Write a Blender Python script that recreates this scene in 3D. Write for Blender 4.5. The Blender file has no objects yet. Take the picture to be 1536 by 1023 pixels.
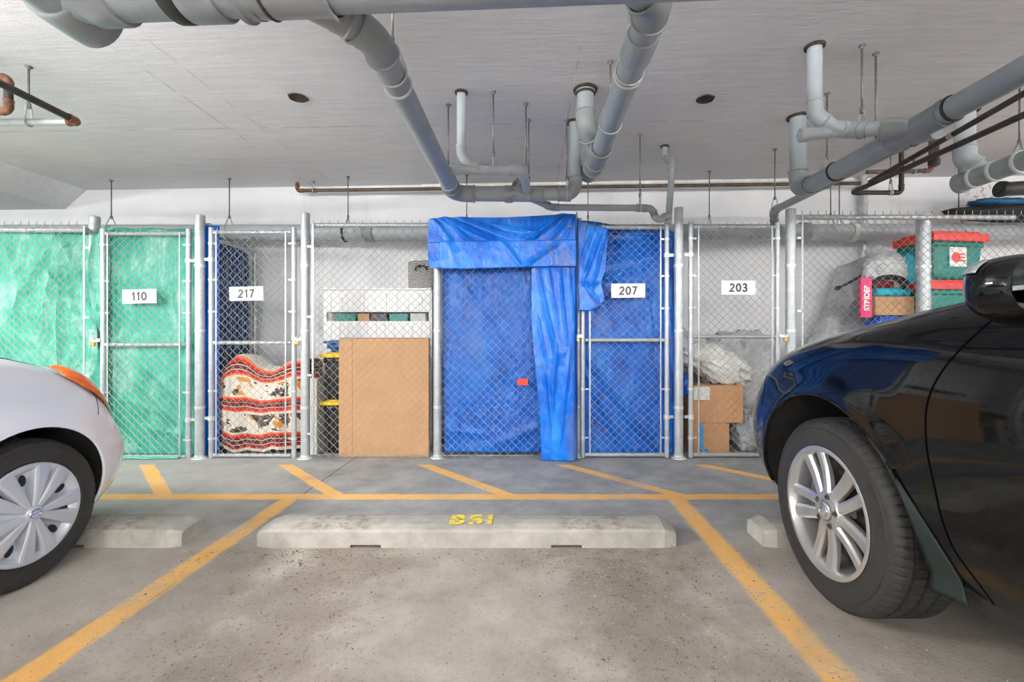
import bpy, bmesh, math, random
from mathutils import Vector, Matrix, noise
random.seed(7)
PI = math.pi
S = bpy.context.scene
COL = S.collection
F, CX, CY, H = 683.0, 795.0, 505.0, 1.03      # focal length in px of the 1536 px frame, vanishing point, eye height
DF = 3.865                                     # distance of the locker fence
WALL_Y = 4.75


def P(px, py, D):
    return Vector(((px - CX) * D / F, D, H - (py - CY) * D / F))


def fx(px, D=DF): return (px - CX) * D / F
def fz(py, D=DF): return H - (py - CY) * D / F
def ceil_z(x): return 2.63 + 0.0155 * x
def lerp(a, b, t): return a + (b - a) * t


def interp(tab, x):
    if x <= tab[0][0]: return tab[0][1]
    for (a, va), (b, vb) in zip(tab, tab[1:]):
        if x <= b:
            t = (x - a) / (b - a)
            return va + (vb - va) * t
    return tab[-1][1]


def smooth_tab(tab, x):
    """Catmull-Rom style interpolation of a table."""
    if x <= tab[0][0]: return tab[0][1]
    if x >= tab[-1][0]: return tab[-1][1]
    n = len(tab)
    for i in range(n - 1):
        if x <= tab[i + 1][0]:
            x0, y0 = tab[i]; x1, y1 = tab[i + 1]
            h = x1 - x0
            m0 = (y1 - tab[i - 1][1]) / (x1 - tab[i - 1][0]) if i > 0 else (y1 - y0) / h
            m1 = (tab[i + 2][1] - y0) / (tab[i + 2][0] - x0) if i < n - 2 else (y1 - y0) / h
            t = (x - x0) / h
            t2, t3 = t * t, t * t * t
            return (2*t3-3*t2+1)*y0 + (t3-2*t2+t)*h*m0 + (-2*t3+3*t2)*y1 + (t3-t2)*h*m1


# ------------------------------------------------------------------ materials
def srgb(r, g, b):
    f = lambda c: (c / 255 / 12.92) if c / 255 <= 0.04045 else ((c / 255 + 0.055) / 1.055) ** 2.4
    return (f(r), f(g), f(b), 1.0)


class NT:
    def __init__(s, name):
        s.m = bpy.data.materials.new(name); s.m.use_nodes = True
        s.t = s.m.node_tree
        s.b = s.t.nodes['Principled BSDF']

    def n(s, typ, ins=None, **props):
        nd = s.t.nodes.new(typ)
        for k, v in props.items(): setattr(nd, k, v)
        for k, v in (ins or {}).items(): s.set(nd.inputs[k], v)
        return nd

    def set(s, sock, v):
        if isinstance(v, bpy.types.NodeSocket): s.t.links.new(v, sock)
        else: sock.default_value = v

    def math(s, op, a, b=0.0, c=None, clamp=False):
        nd = s.n('ShaderNodeMath', {0: a, 1: b}, operation=op, use_clamp=clamp)
        if c is not None: s.set(nd.inputs[2], c)
        return nd.outputs[0]

    def coord(s, kind='Object'):
        return s.n('ShaderNodeTexCoord').outputs[kind]

    def scaled(s, vec, sc, rot=(0, 0, 0)):
        return s.n('ShaderNodeMapping', {'Vector': vec, 'Scale': sc, 'Rotation': rot}).outputs[0]

    def noise(s, scale, detail=4, rough=0.55, vec=None, dist=0.0):
        i = {'Scale': scale, 'Detail': detail, 'Roughness': rough, 'Distortion': dist}
        if vec is not None: i['Vector'] = vec
        return s.n('ShaderNodeTexNoise', i).outputs['Fac']

    def ramp(s, fac, stops, interp='LINEAR'):
        r = s.n('ShaderNodeValToRGB', {'Fac': fac}); e = r.color_ramp.elements
        r.color_ramp.interpolation = interp
        while len(e) < len(stops): e.new(0.5)
        for el, (p, c) in zip(e, stops):
            el.position = p
            el.color = c if len(c) == 4 else (c[0], c[1], c[2], 1)
        return r.outputs[0]

    def step(s, fac, a, b):
        return s.n('ShaderNodeMapRange', {0: fac, 1: a, 2: b}, interpolation_type='SMOOTHSTEP').outputs[0]

    def mix(s, f, a, b, mode='MIX'):
        nd = s.n('ShaderNodeMix', data_type='RGBA', blend_type=mode)
        s.set(nd.inputs[0], f); s.set(nd.inputs[6], a); s.set(nd.inputs[7], b)
        return nd.outputs[2]

    def out(s, **kw):
        for k, v in kw.items(): s.set(s.b.inputs[k.replace('_', ' ')], v)
        return s

    def bump(s, h, strength=0.3, dist=0.01):
        s.set(s.b.inputs['Normal'], s.n('ShaderNodeBump', {'Height': h, 'Strength': strength, 'Distance': dist}).outputs[0])
        return s


def simple(name, col, rough=0.5, metal=0.0, var=0.12, nscale=8.0, bump=0.0, bscale=60.0, **kw):
    t = NT(name); v = t.coord()
    d = tuple(c * (1 - var * 2) for c in col[:3]) + (1,)
    l = tuple(min(1, c * (1 + var)) for c in col[:3]) + (1,)
    t.out(Base_Color=t.ramp(t.noise(nscale, 5, 0.6, v), [(0.3, d), (0.7, l)]), Roughness=rough, Metallic=metal, **kw)
    if bump: t.bump(t.noise(bscale, 4, 0.6, v), bump, 0.005)
    return t.m


M = {}
M['galv'] = simple('galvanised_steel', srgb(184, 190, 194), 0.42, 0.4, 0.10, 22, 0.05, 120)
M['galv_bright'] = simple('bright_galvanised', srgb(216, 220, 222), 0.36, 0.4, 0.1, 40, 0.08, 90)
M['wire'] = simple('galvanised_wire', srgb(172, 174, 168), 0.45, 0.3, 0.15, 20)
M['rod'] = simple('threaded_steel', srgb(128, 128, 124), 0.5, 0.6, 0.2, 30)
M['pvc'] = simple('grey_pvc', srgb(150, 158, 163), 0.4, 0, 0.06, 5, 0.02, 30)
M['pvc_dark'] = simple('grey_pvc_fitting', srgb(140, 145, 148), 0.38, 0, 0.06, 6)
M['pvc_light'] = simple('pale_pvc', srgb(172, 179, 185), 0.42, 0, 0.05, 6)
M['clear'] = simple('glue_band', srgb(205, 208, 204), 0.35, 0, 0.06, 20)
M['rubber'] = simple('black_gasket', srgb(48, 48, 47), 0.6, 0, 0.1)
M['blackpipe'] = simple('black_iron', srgb(62, 55, 50), 0.5, 0.2, 0.25, 25, 0.05)
M['rust'] = simple('rusty_iron', srgb(120, 82, 62), 0.8, 0.1, 0.35, 40, 0.3, 70)
M['brownpipe'] = simple('brown_iron', srgb(96, 80, 70), 0.55, 0.2, 0.25, 14)
M['hole'] = simple('dark_hole', srgb(70, 56, 44), 0.9, 0, 0.5, 60, 0.5, 60)
M['white_plate'] = simple('white_plate', srgb(244, 244, 242), 0.4, 0, 0.01)
M['ink'] = simple('grey_ink', srgb(66, 66, 68), 0.5, 0, 0.02)
M['cardboard'] = simple('cardboard', srgb(190, 148, 108), 0.85, 0, 0.05, 5, 0.05, 40)
M['cardboard2'] = simple('brown_cardboard', srgb(196, 148, 104), 0.85, 0, 0.06, 6, 0.05, 40)
M['cardedge'] = simple('cardboard_edge', srgb(120, 88, 60), 0.9, 0, 0.1)
M['tape'] = simple('packing_tape', srgb(196, 160, 122), 0.3, 0, 0.04)
M['bluetape'] = simple('blue_tape', srgb(50, 150, 215), 0.5, 0, 0.05)
M['paper'] = simple('white_paper', srgb(232, 232, 230), 0.6, 0, 0.08, 60)
M['white_plastic'] = simple('white_plastic', srgb(240, 240, 240), 0.4, 0, 0.02)
M['greybox'] = simple('grey_paint', srgb(190, 193, 190), 0.5, 0, 0.05)
M['black_plastic'] = simple('black_plastic', srgb(38, 39, 41), 0.45, 0, 0.1)
M['yellow_plastic'] = simple('yellow_plastic', srgb(240, 205, 30), 0.4, 0, 0.04)
M['blue_plastic'] = simple('blue_plastic', srgb(20, 84, 140), 0.4, 0, 0.05)
M['teal_plastic'] = simple('teal_plastic', srgb(0, 120, 112), 0.42, 0, 0.05)
M['red_plastic'] = simple('red_plastic', srgb(226, 56, 52), 0.4, 0, 0.06)
M['pink'] = simple('pink_card', srgb(226, 24, 110), 0.45, 0, 0.03)
M['turquoise'] = simple('turquoise_cloth', srgb(20, 176, 200), 0.6, 0, 0.1, 20, 0.2, 50)
M['redflag'] = simple('red_tag', srgb(240, 60, 40), 0.5, 0, 0.05)
M['orange_wire'] = simple('orange_cord', srgb(200, 120, 40), 0.5)
M['darkfabric'] = simple('black_fabric', srgb(38, 38, 42), 0.75, 0, 0.2, 30, 0.3, 60)
M['bluefabric'] = simple('blue_fabric', srgb(60, 120, 170), 0.7, 0, 0.2, 30)
M['darkred'] = simple('dark_red_fabric', srgb(110, 30, 34), 0.8, 0, 0.2, 30)
M['brass'] = simple('brass', srgb(190, 160, 90), 0.35, 0.9, 0.1)
M['rubber_tyre'] = simple('tyre_rubber', srgb(40, 39, 38), 0.7, 0, 0.14, 18, 0.08, 90)
M['alloy'] = simple('silver_alloy', srgb(196, 197, 198), 0.28, 0.75, 0.06, 10)
M['alloy_dark'] = simple('dusty_alloy', srgb(120, 114, 106), 0.5, 0.5, 0.2, 12)
M['hubcap'] = simple('silver_hubcap', srgb(192, 197, 206), 0.34, 0.35, 0.03, 10)
M['brake'] = simple('brake_steel', srgb(74, 66, 60), 0.55, 0.5, 0.25, 18)
M['caliper'] = simple('grey_caliper', srgb(96, 100, 106), 0.5, 0.3, 0.1)
M['black_trim'] = simple('black_trim', srgb(20, 21, 22), 0.5, 0, 0.1)
M['seam'] = simple('dark_gap', srgb(6, 6, 7), 1.0, 0, 0.0, Specular_IOR_Level=0.0)
M['liner'] = simple('wheel_arch_liner', srgb(22, 21, 20), 0.9, 0, 0.3, 20, 0.3, 40)
M['mudflap'] = simple('dark_green_mudflap', srgb(24, 33, 32), 0.6, 0, 0.1, 20, Specular_IOR_Level=0.25)
M['chrome'] = simple('chrome', srgb(225, 227, 230), 0.1, 1.0, 0.02)
M['mirror'] = simple('mirror_glass', srgb(205, 220, 222), 0.03, 1.0, 0.0)
M['amber'] = simple('amber_lens', srgb(235, 110, 30), 0.12, 0, 0.15, 30, Coat_Weight=0.6)
M['lens'] = simple('clear_lens', srgb(176, 186, 188), 0.1, 0.5, 0.12, 30, Coat_Weight=0.6)
M['glass'] = simple('dark_glass', srgb(18, 24, 26), 0.04, 0, 0.0)
M['white_paint'] = simple('white_car_paint', srgb(226, 229, 238), 0.28, 0, 0.01, 3, Coat_Weight=1.0, Coat_Roughness=0.06)
M['yellow_paint'] = simple('yellow_stencil', srgb(236, 214, 70), 0.7, 0, 0.12, 60)
M['lamp_white'] = simple('white_enamel', srgb(235, 235, 230), 0.4)


def m_black_paint():
    t = NT('black_car_paint'); v = t.coord()
    dust = t.step(t.noise(14, 6, 0.7, v), 0.45, 0.8)
    z = t.n('ShaderNodeSeparateXYZ', {0: v}).outputs[2]
    low = t.step(z, 0.75, 0.30)                      # road film on the lower panels
    d = t.math('MULTIPLY', dust, t.math('MULTIPLY_ADD', low, 0.16, 0.02))
    t.out(Base_Color=t.mix(d, srgb(5, 6, 8), srgb(86, 94, 90)), Roughness=t.math('MULTIPLY_ADD', low, 0.16, 0.07),
          Coat_Weight=0.5, Coat_Roughness=0.03, Specular_IOR_Level=0.12)
    return t.m
M['black_paint'] = m_black_paint()


def m_tarp(name, dark, mid, light, rough, bstr, weave=0.0, trans=0.0, dirt=0.0):
    t = NT(name); v = t.scaled(t.coord(), (1, 1, .6))
    n1 = t.noise(3.5, 5, 0.6, v, 0.8)
    n2 = t.noise(11, 6, 0.65, v, 1.5)
    vor = t.n('ShaderNodeTexVoronoi', {'Vector': t.n('ShaderNodeMix', {0: 0.12, 4: v, 5: t.n('ShaderNodeTexNoise', {'Vector': v, 'Scale': 5.0}).outputs['Color']}, data_type='VECTOR').outputs[1], 'Scale': 22.0}, feature='F1').outputs['Distance']
    col = t.ramp(t.math('ADD', t.math('MULTIPLY', n1, 0.6), t.math('MULTIPLY', n2, 0.4)), [(0.32, dark), (0.5, mid), (0.68, light)])
    col = t.mix(t.math('MULTIPLY', t.step(t.noise(2.6, 5, 0.62, v, 0.6), 0.56, 0.70), dirt), col, srgb(112, 108, 104))
    t.out(Base_Color=col, Roughness=rough, Specular_IOR_Level=0.42)
    h = t.math('ADD', t.math('MULTIPLY', n2, 0.7), t.math('MULTIPLY', vor, 0.45))
    if weave:
        w = t.noise(90, 2, 0.5, t.scaled(v, (1, 1, 0.25)))
        h = t.math('MULTIPLY_ADD', w, weave, h)
    t.bump(h, bstr, 0.03)
    if trans:
        t.set(t.b.inputs['Transmission Weight'], 0.0)
        tr = t.n('ShaderNodeBsdfTranslucent', {'Color': col}).outputs[0]
        mx = t.n('ShaderNodeMixShader', {0: trans, 1: t.b.outputs[0], 2: tr}).outputs[0]
        t.t.links.new(mx, t.t.nodes['Material Output'].inputs[0])
    return t.m
M['tarp'] = m_tarp('blue_tarpaulin', srgb(0, 64, 150), srgb(2, 96, 196), srgb(40, 126, 216), 0.24, 0.7, dirt=0.25)
M['tarp_fold'] = m_tarp('blue_tarpaulin_front', srgb(2, 72, 172), srgb(6, 106, 214), srgb(44, 136, 226), 0.20, 0.35, dirt=0.45)
M['tarp_shaded'] = m_tarp('blue_tarpaulin_shaded', srgb(4, 48, 104), srgb(10, 64, 128), srgb(20, 80, 146), 0.45, 0.3)  # darker copy of the blue tarp, shade put into the colour
M['green'] = m_tarp('green_woven_tarp', srgb(36, 148, 126), srgb(80, 190, 166), srgb(184, 230, 220), 0.5, 0.5, 0.25, 0.15)
M['bluebag'] = m_tarp('blue_bag', srgb(10, 50, 150), srgb(30, 92, 200), srgb(90, 150, 225), 0.3, 0.8)


def m_plastic_wrap(name, a, b, alpha, bstr=0.7):
    t = NT(name); v = t.coord()
    n = t.noise(5, 6, 0.65, v, 1.2); n2 = t.noise(17, 5, 0.6, v, 2.0)
    t.out(Base_Color=t.ramp(n, [(0.3, a), (0.7, b)]), Roughness=0.22, Alpha=alpha, Specular_IOR_Level=0.7)
    t.bump(t.math('ADD', n, t.math('MULTIPLY', n2, 0.5)), bstr, 0.03)
    return t.m
M['wrap'] = m_plastic_wrap('clear_wrap_over_grey', srgb(150, 154, 160), srgb(206, 209, 214), 1.0)
M['wrap2'] = m_plastic_wrap('silver_plastic_bag', srgb(150, 162, 174), srgb(214, 220, 226), 1.0, 1.0)
M['sack'] = m_plastic_wrap('white_sack', srgb(206, 206, 204), srgb(238, 238, 236), 1.0, 0.5)
M['whitebag'] = m_plastic_wrap('white_thin_bag', srgb(200, 206, 210), srgb(238, 240, 242), 1.0, 0.9)


def m_blanket():
    t = NT('striped_fleece_blanket')
    uv = t.coord('UV'); o = t.coord()
    sx = t.n('ShaderNodeSeparateXYZ', {0: uv})
    zig = t.math('PINGPONG', t.math('MULTIPLY', sx.outputs[0], 9.0), 0.5)
    vv = t.math('ADD', t.math('DIVIDE', sx.outputs[1], 0.72), t.math('MULTIPLY_ADD', t.noise(16, 3, 0.5, uv), 0.016, -0.008))
    W, R, DR, O, K, T = srgb(226, 219, 208), srgb(206, 36, 30), srgb(112, 30, 30), srgb(236, 120, 60), srgb(44, 34, 36), srgb(200, 186, 164)
    b = [(0.0, W), (0.035, R), (0.06, DR), (0.08, T), (0.09, DR), (0.125, K), (0.135, T), (0.15, DR), (0.17, R), (0.20, O), (0.215, W),
         (0.475, O), (0.49, R), (0.52, K), (0.53, T), (0.54, DR), (0.575, T), (0.585, K), (0.595, R), (0.62, O), (0.64, W),
         (0.87, O), (0.885, R), (0.91, K), (0.92, T), (0.93, DR), (0.965, T), (0.975, K), (0.99, R), (1.02, O), (1.04, W)]
    c = t.ramp(t.math('MULTIPLY', vv, 0.7), [(p * 0.7, q) for p, q in b], 'CONSTANT')
    def band(lo, hi): return t.math('MULTIPLY', t.math('GREATER_THAN', sx.outputs[1], lo * .72), t.math('LESS_THAN', sx.outputs[1], hi * .72))
    bands = t.math('ADD', band(0.24, 0.45), band(0.66, 0.85))
    # ochre and near-black woven motifs with stepped edges
    def snap(sock, k): return t.math('DIVIDE', t.math('ROUND', t.math('MULTIPLY', sock, k)), k)
    q = t.n('ShaderNodeCombineXYZ', {0: snap(sx.outputs[0], 60), 1: snap(sx.outputs[1], 70)}).outputs[0]
    g1 = t.math('GREATER_THAN', t.noise(5.0, 2, 0.6, q), 0.56)
    q2 = t.n('ShaderNodeMapping', {'Vector': q, 'Location': (3.3, 1.7, 0.4)}).outputs[0]
    g2 = t.math('GREATER_THAN', t.noise(4.6, 3, 0.7, q2), 0.535)
    c = t.mix(t.math('MULTIPLY', g1, bands), c, srgb(214, 146, 54))
    c = t.mix(t.math('MULTIPLY', g2, bands), c, t.ramp(t.noise(30, 2, 0.5, q), [(0.42, srgb(46, 40, 40)), (0.6, srgb(112, 98, 88))]))
    t.out(Base_Color=c, Roughness=0.95, Sheen_Weight=0.3)
    t.bump(t.noise(160, 3, 0.6, o), 0.4, 0.004)
    return t.m
M['blanket'] = m_blanket()


def m_pattern():
    t = NT('black_white_wave_fabric'); v = t.coord()
    w = t.n('ShaderNodeTexWave', {'Vector': t.scaled(v, (1, 1, 1), (0, 0.35, 0)), 'Scale': 22.0, 'Distortion': 5.0, 'Detail': 2.0}, bands_direction='Z').outputs['Fac']
    t.out(Base_Color=t.ramp(w, [(0.45, srgb(30, 30, 32)), (0.6, srgb(214, 212, 208))]), Roughness=0.85)
    return t.m
M['wavefabric'] = m_pattern()


def m_floor():
    t = NT('parking_floor_concrete'); v = t.coord()
    s = t.n('ShaderNodeSeparateXYZ', {0: v}); X, Y = s.outputs[0], s.outputs[1]
    big = t.noise(0.9, 5, 0.55, v); mid = t.noise(4, 6, 0.65, v); fine = t.noise(55, 5, 0.7, v); grit = t.noise(170, 3, 0.7, v)
    cool = t.ramp(mid, [(0.28, srgb(126, 128, 130)), (0.5, srgb(150, 151, 150)), (0.75, srgb(172, 172, 169))])
    warm = t.ramp(mid, [(0.25, srgb(142, 133, 124)), (0.5, srgb(162, 154, 145)), (0.75, srgb(180, 173, 164))])
    fb = t.step(t.math('ADD', Y, t.math('MULTIPLY_ADD', big, 1.2, -0.6)), 2.7, 2.1)
    c = t.mix(fb, cool, warm)
    pale = t.math('MULTIPLY', t.step(t.math('ADD', X, t.math('MULTIPLY_ADD', big, 0.8, -0.4)), -1.6, -1.9), 0.35)
    c = t.mix(pale, c, srgb(186, 184, 176))
    # grit tracked into the two wheel paths of the middle stall
    def path(x0):
        d = t.math('ABSOLUTE', t.math('SUBTRACT', X, x0))
        g = t.step(t.math('ADD', d, t.math('MULTIPLY_ADD', mid, 0.9, -0.45)), 0.42, 0.05)
        return t.math('MULTIPLY', g, t.step(Y, 2.5, 2.2))
    tr = t.math('MAXIMUM', path(-0.88), path(0.42))
    c = t.mix(t.math('MULTIPLY', tr, 0.38), c, srgb(112, 99, 87))
    c = t.mix(t.math('MULTIPLY', t.step(fine, 0.55, 0.68), t.math('MULTIPLY_ADD', tr, 0.55, t.math('MULTIPLY_ADD', fb, 0.22, 0.10))), c, srgb(84, 75, 67))
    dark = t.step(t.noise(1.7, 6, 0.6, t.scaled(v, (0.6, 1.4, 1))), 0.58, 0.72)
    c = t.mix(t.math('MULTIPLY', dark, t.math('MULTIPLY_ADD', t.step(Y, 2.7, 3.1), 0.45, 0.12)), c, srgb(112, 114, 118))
    # control joint beside the left stall line
    j = t.math('ABSOLUTE', t.math('ADD', X, t.math('MULTIPLY_ADD', mid, 0.02, 1.475)))
    c = t.mix(t.math('MULTIPLY', t.step(j, 0.006, 0.003), 0.85), c, srgb(66, 62, 58))
    # painted lines: bay dividers, cross line and the hatching behind it
    wob = t.math('MULTIPLY_ADD', t.noise(9, 4, 0.6, v), 0.03, -0.015)
    ln = None
    def add(m):
        nonlocal ln
        ln = m if ln is None else t.math('MAXIMUM', ln, m)
    def edge(d, w, soft): return t.step(t.math('ADD', d, wob), w + soft, w - soft)
    front = t.step(Y, 2.98, 2.96)
    for x0, soft in ((-1.526, 0.012), (0.932, 0.02), (-4.0, 0.01), (3.4, 0.01)):
        add(t.math('MULTIPLY', edge(t.math('ABSOLUTE', t.math('SUBTRACT', X, x0)), 0.055, soft), front))
    add(edge(t.math('ABSOLUTE', t.math('SUBTRACT', Y, 2.93)), 0.05, 0.008))
    u = t.math('SUBTRACT', t.math('PINGPONG', t.math('ADD', t.math('ADD', X, Y), 4.995), 0.5575), 0.0)
    u = t.math('ABSOLUTE', u)
    hat = edge(u, 0.062, 0.008)
    add(t.math('MULTIPLY', hat, t.math('MULTIPLY', t.step(Y, 3.67, 3.66), t.step(Y, 2.93, 2.95))))
    wear = t.step(t.math('ADD', t.math('MULTIPLY', fine, 0.6), t.math('MULTIPLY', mid, 0.55)), 0.76, 0.60)
    wearn = t.math('MULTIPLY', wear, t.math('MULTIPLY_ADD', t.step(t.noise(2.3, 4, 0.6, v), 0.28, 0.5), 0.5, 0.45))
    c = t.mix(t.math('MULTIPLY', ln, wearn), c, t.ramp(mid, [(0.3, srgb(226, 170, 94)), (0.7, srgb(242, 194, 116))]))
    t.out(Base_Color=c, Roughness=t.math('MULTIPLY_ADD', fine, 0.25, 0.6), Specular_IOR_Level=0.3)
    t.bump(t.math('ADD', t.math('MULTIPLY', fine, 0.6), t.math('MULTIPLY', grit, t.math('MULTIPLY_ADD', tr, 0.8, 0.15))), 0.5, 0.006)
    return t.m
M['floor'] = m_floor()


def m_ceiling():
    t = NT('painted_concrete_ceiling'); v = t.coord()
    s = t.n('ShaderNodeSeparateXYZ', {0: v}); X, Y = s.outputs[0], s.outputs[1]
    big = t.noise(0.8, 4, 0.5, v); streak = t.noise(26, 5, 0.65, t.scaled(v, (0.12, 1, 1))); sp = t.noise(14, 6, 0.75, v)
    c = t.ramp(big, [(0.3, srgb(214, 213, 215)), (0.7, srgb(228, 228, 231))])
    c = t.mix(t.math('MULTIPLY', t.step(sp, 0.66, 0.72), 0.6), c, srgb(236, 234, 228))
    c = t.mix(t.math('MULTIPLY', t.step(t.noise(5, 6, 0.7, v), 0.64, 0.8), 0.35), c, srgb(158, 146, 130))
    wob = t.math('MULTIPLY_ADD', t.noise(3, 3, 0.5, v), 0.03, -0.015)
    for sock, p, k in ((Y, 3.42, 0.5), (X, -2.26, 0.45), (X, -2.02, 0.3), (X, 0.28, 0.4)):
        d = t.math('ABSOLUTE', t.math('ADD', t.math('SUBTRACT', sock, p), wob))
        c = t.mix(t.math('MULTIPLY', t.step(d, 0.009, 0.003), k), c, t.ramp(t.noise(4, 2, 0.5, v), [(0.42, srgb(150, 146, 140)), (0.55, srgb(240, 238, 234))]))
    # rust stain around the anchor near the left lamp
    d = t.n('ShaderNodeVectorMath', {0: t.scaled(v, (1, 1, 0)), 1: (-3.05, 2.48, 0)}, operation='DISTANCE').outputs['Value']
    c = t.mix(t.math('MULTIPLY', t.step(t.math('ADD', d, t.math('MULTIPLY_ADD', sp, 0.3, -0.15)), 0.16, 0.0), 0.8), c, srgb(128, 96, 66))
    c = t.mix(1.0, c, t.ramp(streak, [(0.3, (.88, .88, .88)), (0.7, (1, 1, 1))]), 'MULTIPLY')
    t.out(Base_Color=c, Roughness=0.75)
    t.bump(t.math('ADD', t.math('MULTIPLY', streak, 0.9), t.math('MULTIPLY', sp, 0.5)), 0.35, 0.008)
    return t.m
M['ceiling'] = m_ceiling()


def m_wall():
    t = NT('white_painted_wall'); v = t.coord()
    n = t.noise(1.5, 5, 0.6, v); st = t.noise(6, 5, 0.6, t.scaled(v, (1, 1, 0.15)))
    c = t.ramp(n, [(0.3, srgb(222, 224, 228)), (0.7, srgb(238, 239, 241))])
    c = t.mix(t.math('MULTIPLY', t.step(st, 0.58, 0.75), 0.25), c, srgb(196, 196, 196))
    s = t.n('ShaderNodeSeparateXYZ', {0: v})
    d = t.n('ShaderNodeVectorMath', {0: t.n('ShaderNodeCombineXYZ', {0: s.outputs[0], 1: s.outputs[2]}).outputs[0], 1: (4.68, 2.5, 0)}, operation='DISTANCE').outputs['Value']
    c = t.mix(t.math('MULTIPLY', t.math('MULTIPLY', t.step(t.noise(16, 6, 0.75, v), 0.5, 0.6), t.step(d, 0.3, 0.1)), 0.8), c, srgb(150, 112, 92))
    t.out(Base_Color=c, Roughness=0.6)
    t.bump(t.noise(30, 5, 0.6, v), 0.15, 0.005)
    return t.m
M['wall'] = m_wall()


def m_curb():
    t = NT('cast_concrete'); v = t.coord()
    n = t.noise(6, 6, 0.65, v); f = t.noise(60, 5, 0.7, v)
    c = t.ramp(n, [(0.28, srgb(140, 136, 128)), (0.55, srgb(168, 165, 157)), (0.8, srgb(188, 185, 177))])
    c = t.mix(t.math('MULTIPLY', t.step(f, 0.6, 0.7), 0.5), c, srgb(120, 112, 102))
    s = t.n('ShaderNodeSeparateXYZ', {0: v})
    sp = t.math('ABSOLUTE', t.math('SUBTRACT', t.math('ABSOLUTE', s.outputs[0]), 0.66))
    scuff = t.math('MULTIPLY', t.step(sp, 0.28, 0.1), t.math('MULTIPLY', t.step(t.noise(22, 5, 0.7, v), 0.45, 0.6), t.step(s.outputs[2], 0.082, 0.09)))
    c = t.mix(t.math('MULTIPLY', scuff, 0.6), c, srgb(120, 104, 90))
    t.out(Base_Color=c, Roughness=0.88)
    t.bump(t.math('ADD', t.math('MULTIPLY', f, 0.5), n), 0.35, 0.01)
    return t.m
M['curb'] = m_curb()


def m_gravel():
    t = NT('loose_grit'); v = t.coord()
    c = t.ramp(t.noise(18, 1, 0.5, v), [(0.3, srgb(78, 68, 58)), (0.5, srgb(140, 130, 117)), (0.7, srgb(172, 162, 150))])
    t.out(Base_Color=c, Roughness=0.9)
    return t.m
M['grit'] = m_gravel()


def m_emit(name, col, strength):
    t = NT(name)
    t.out(Base_Color=col, Emission_Color=col, Emission_Strength=strength)
    return t.m


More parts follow.
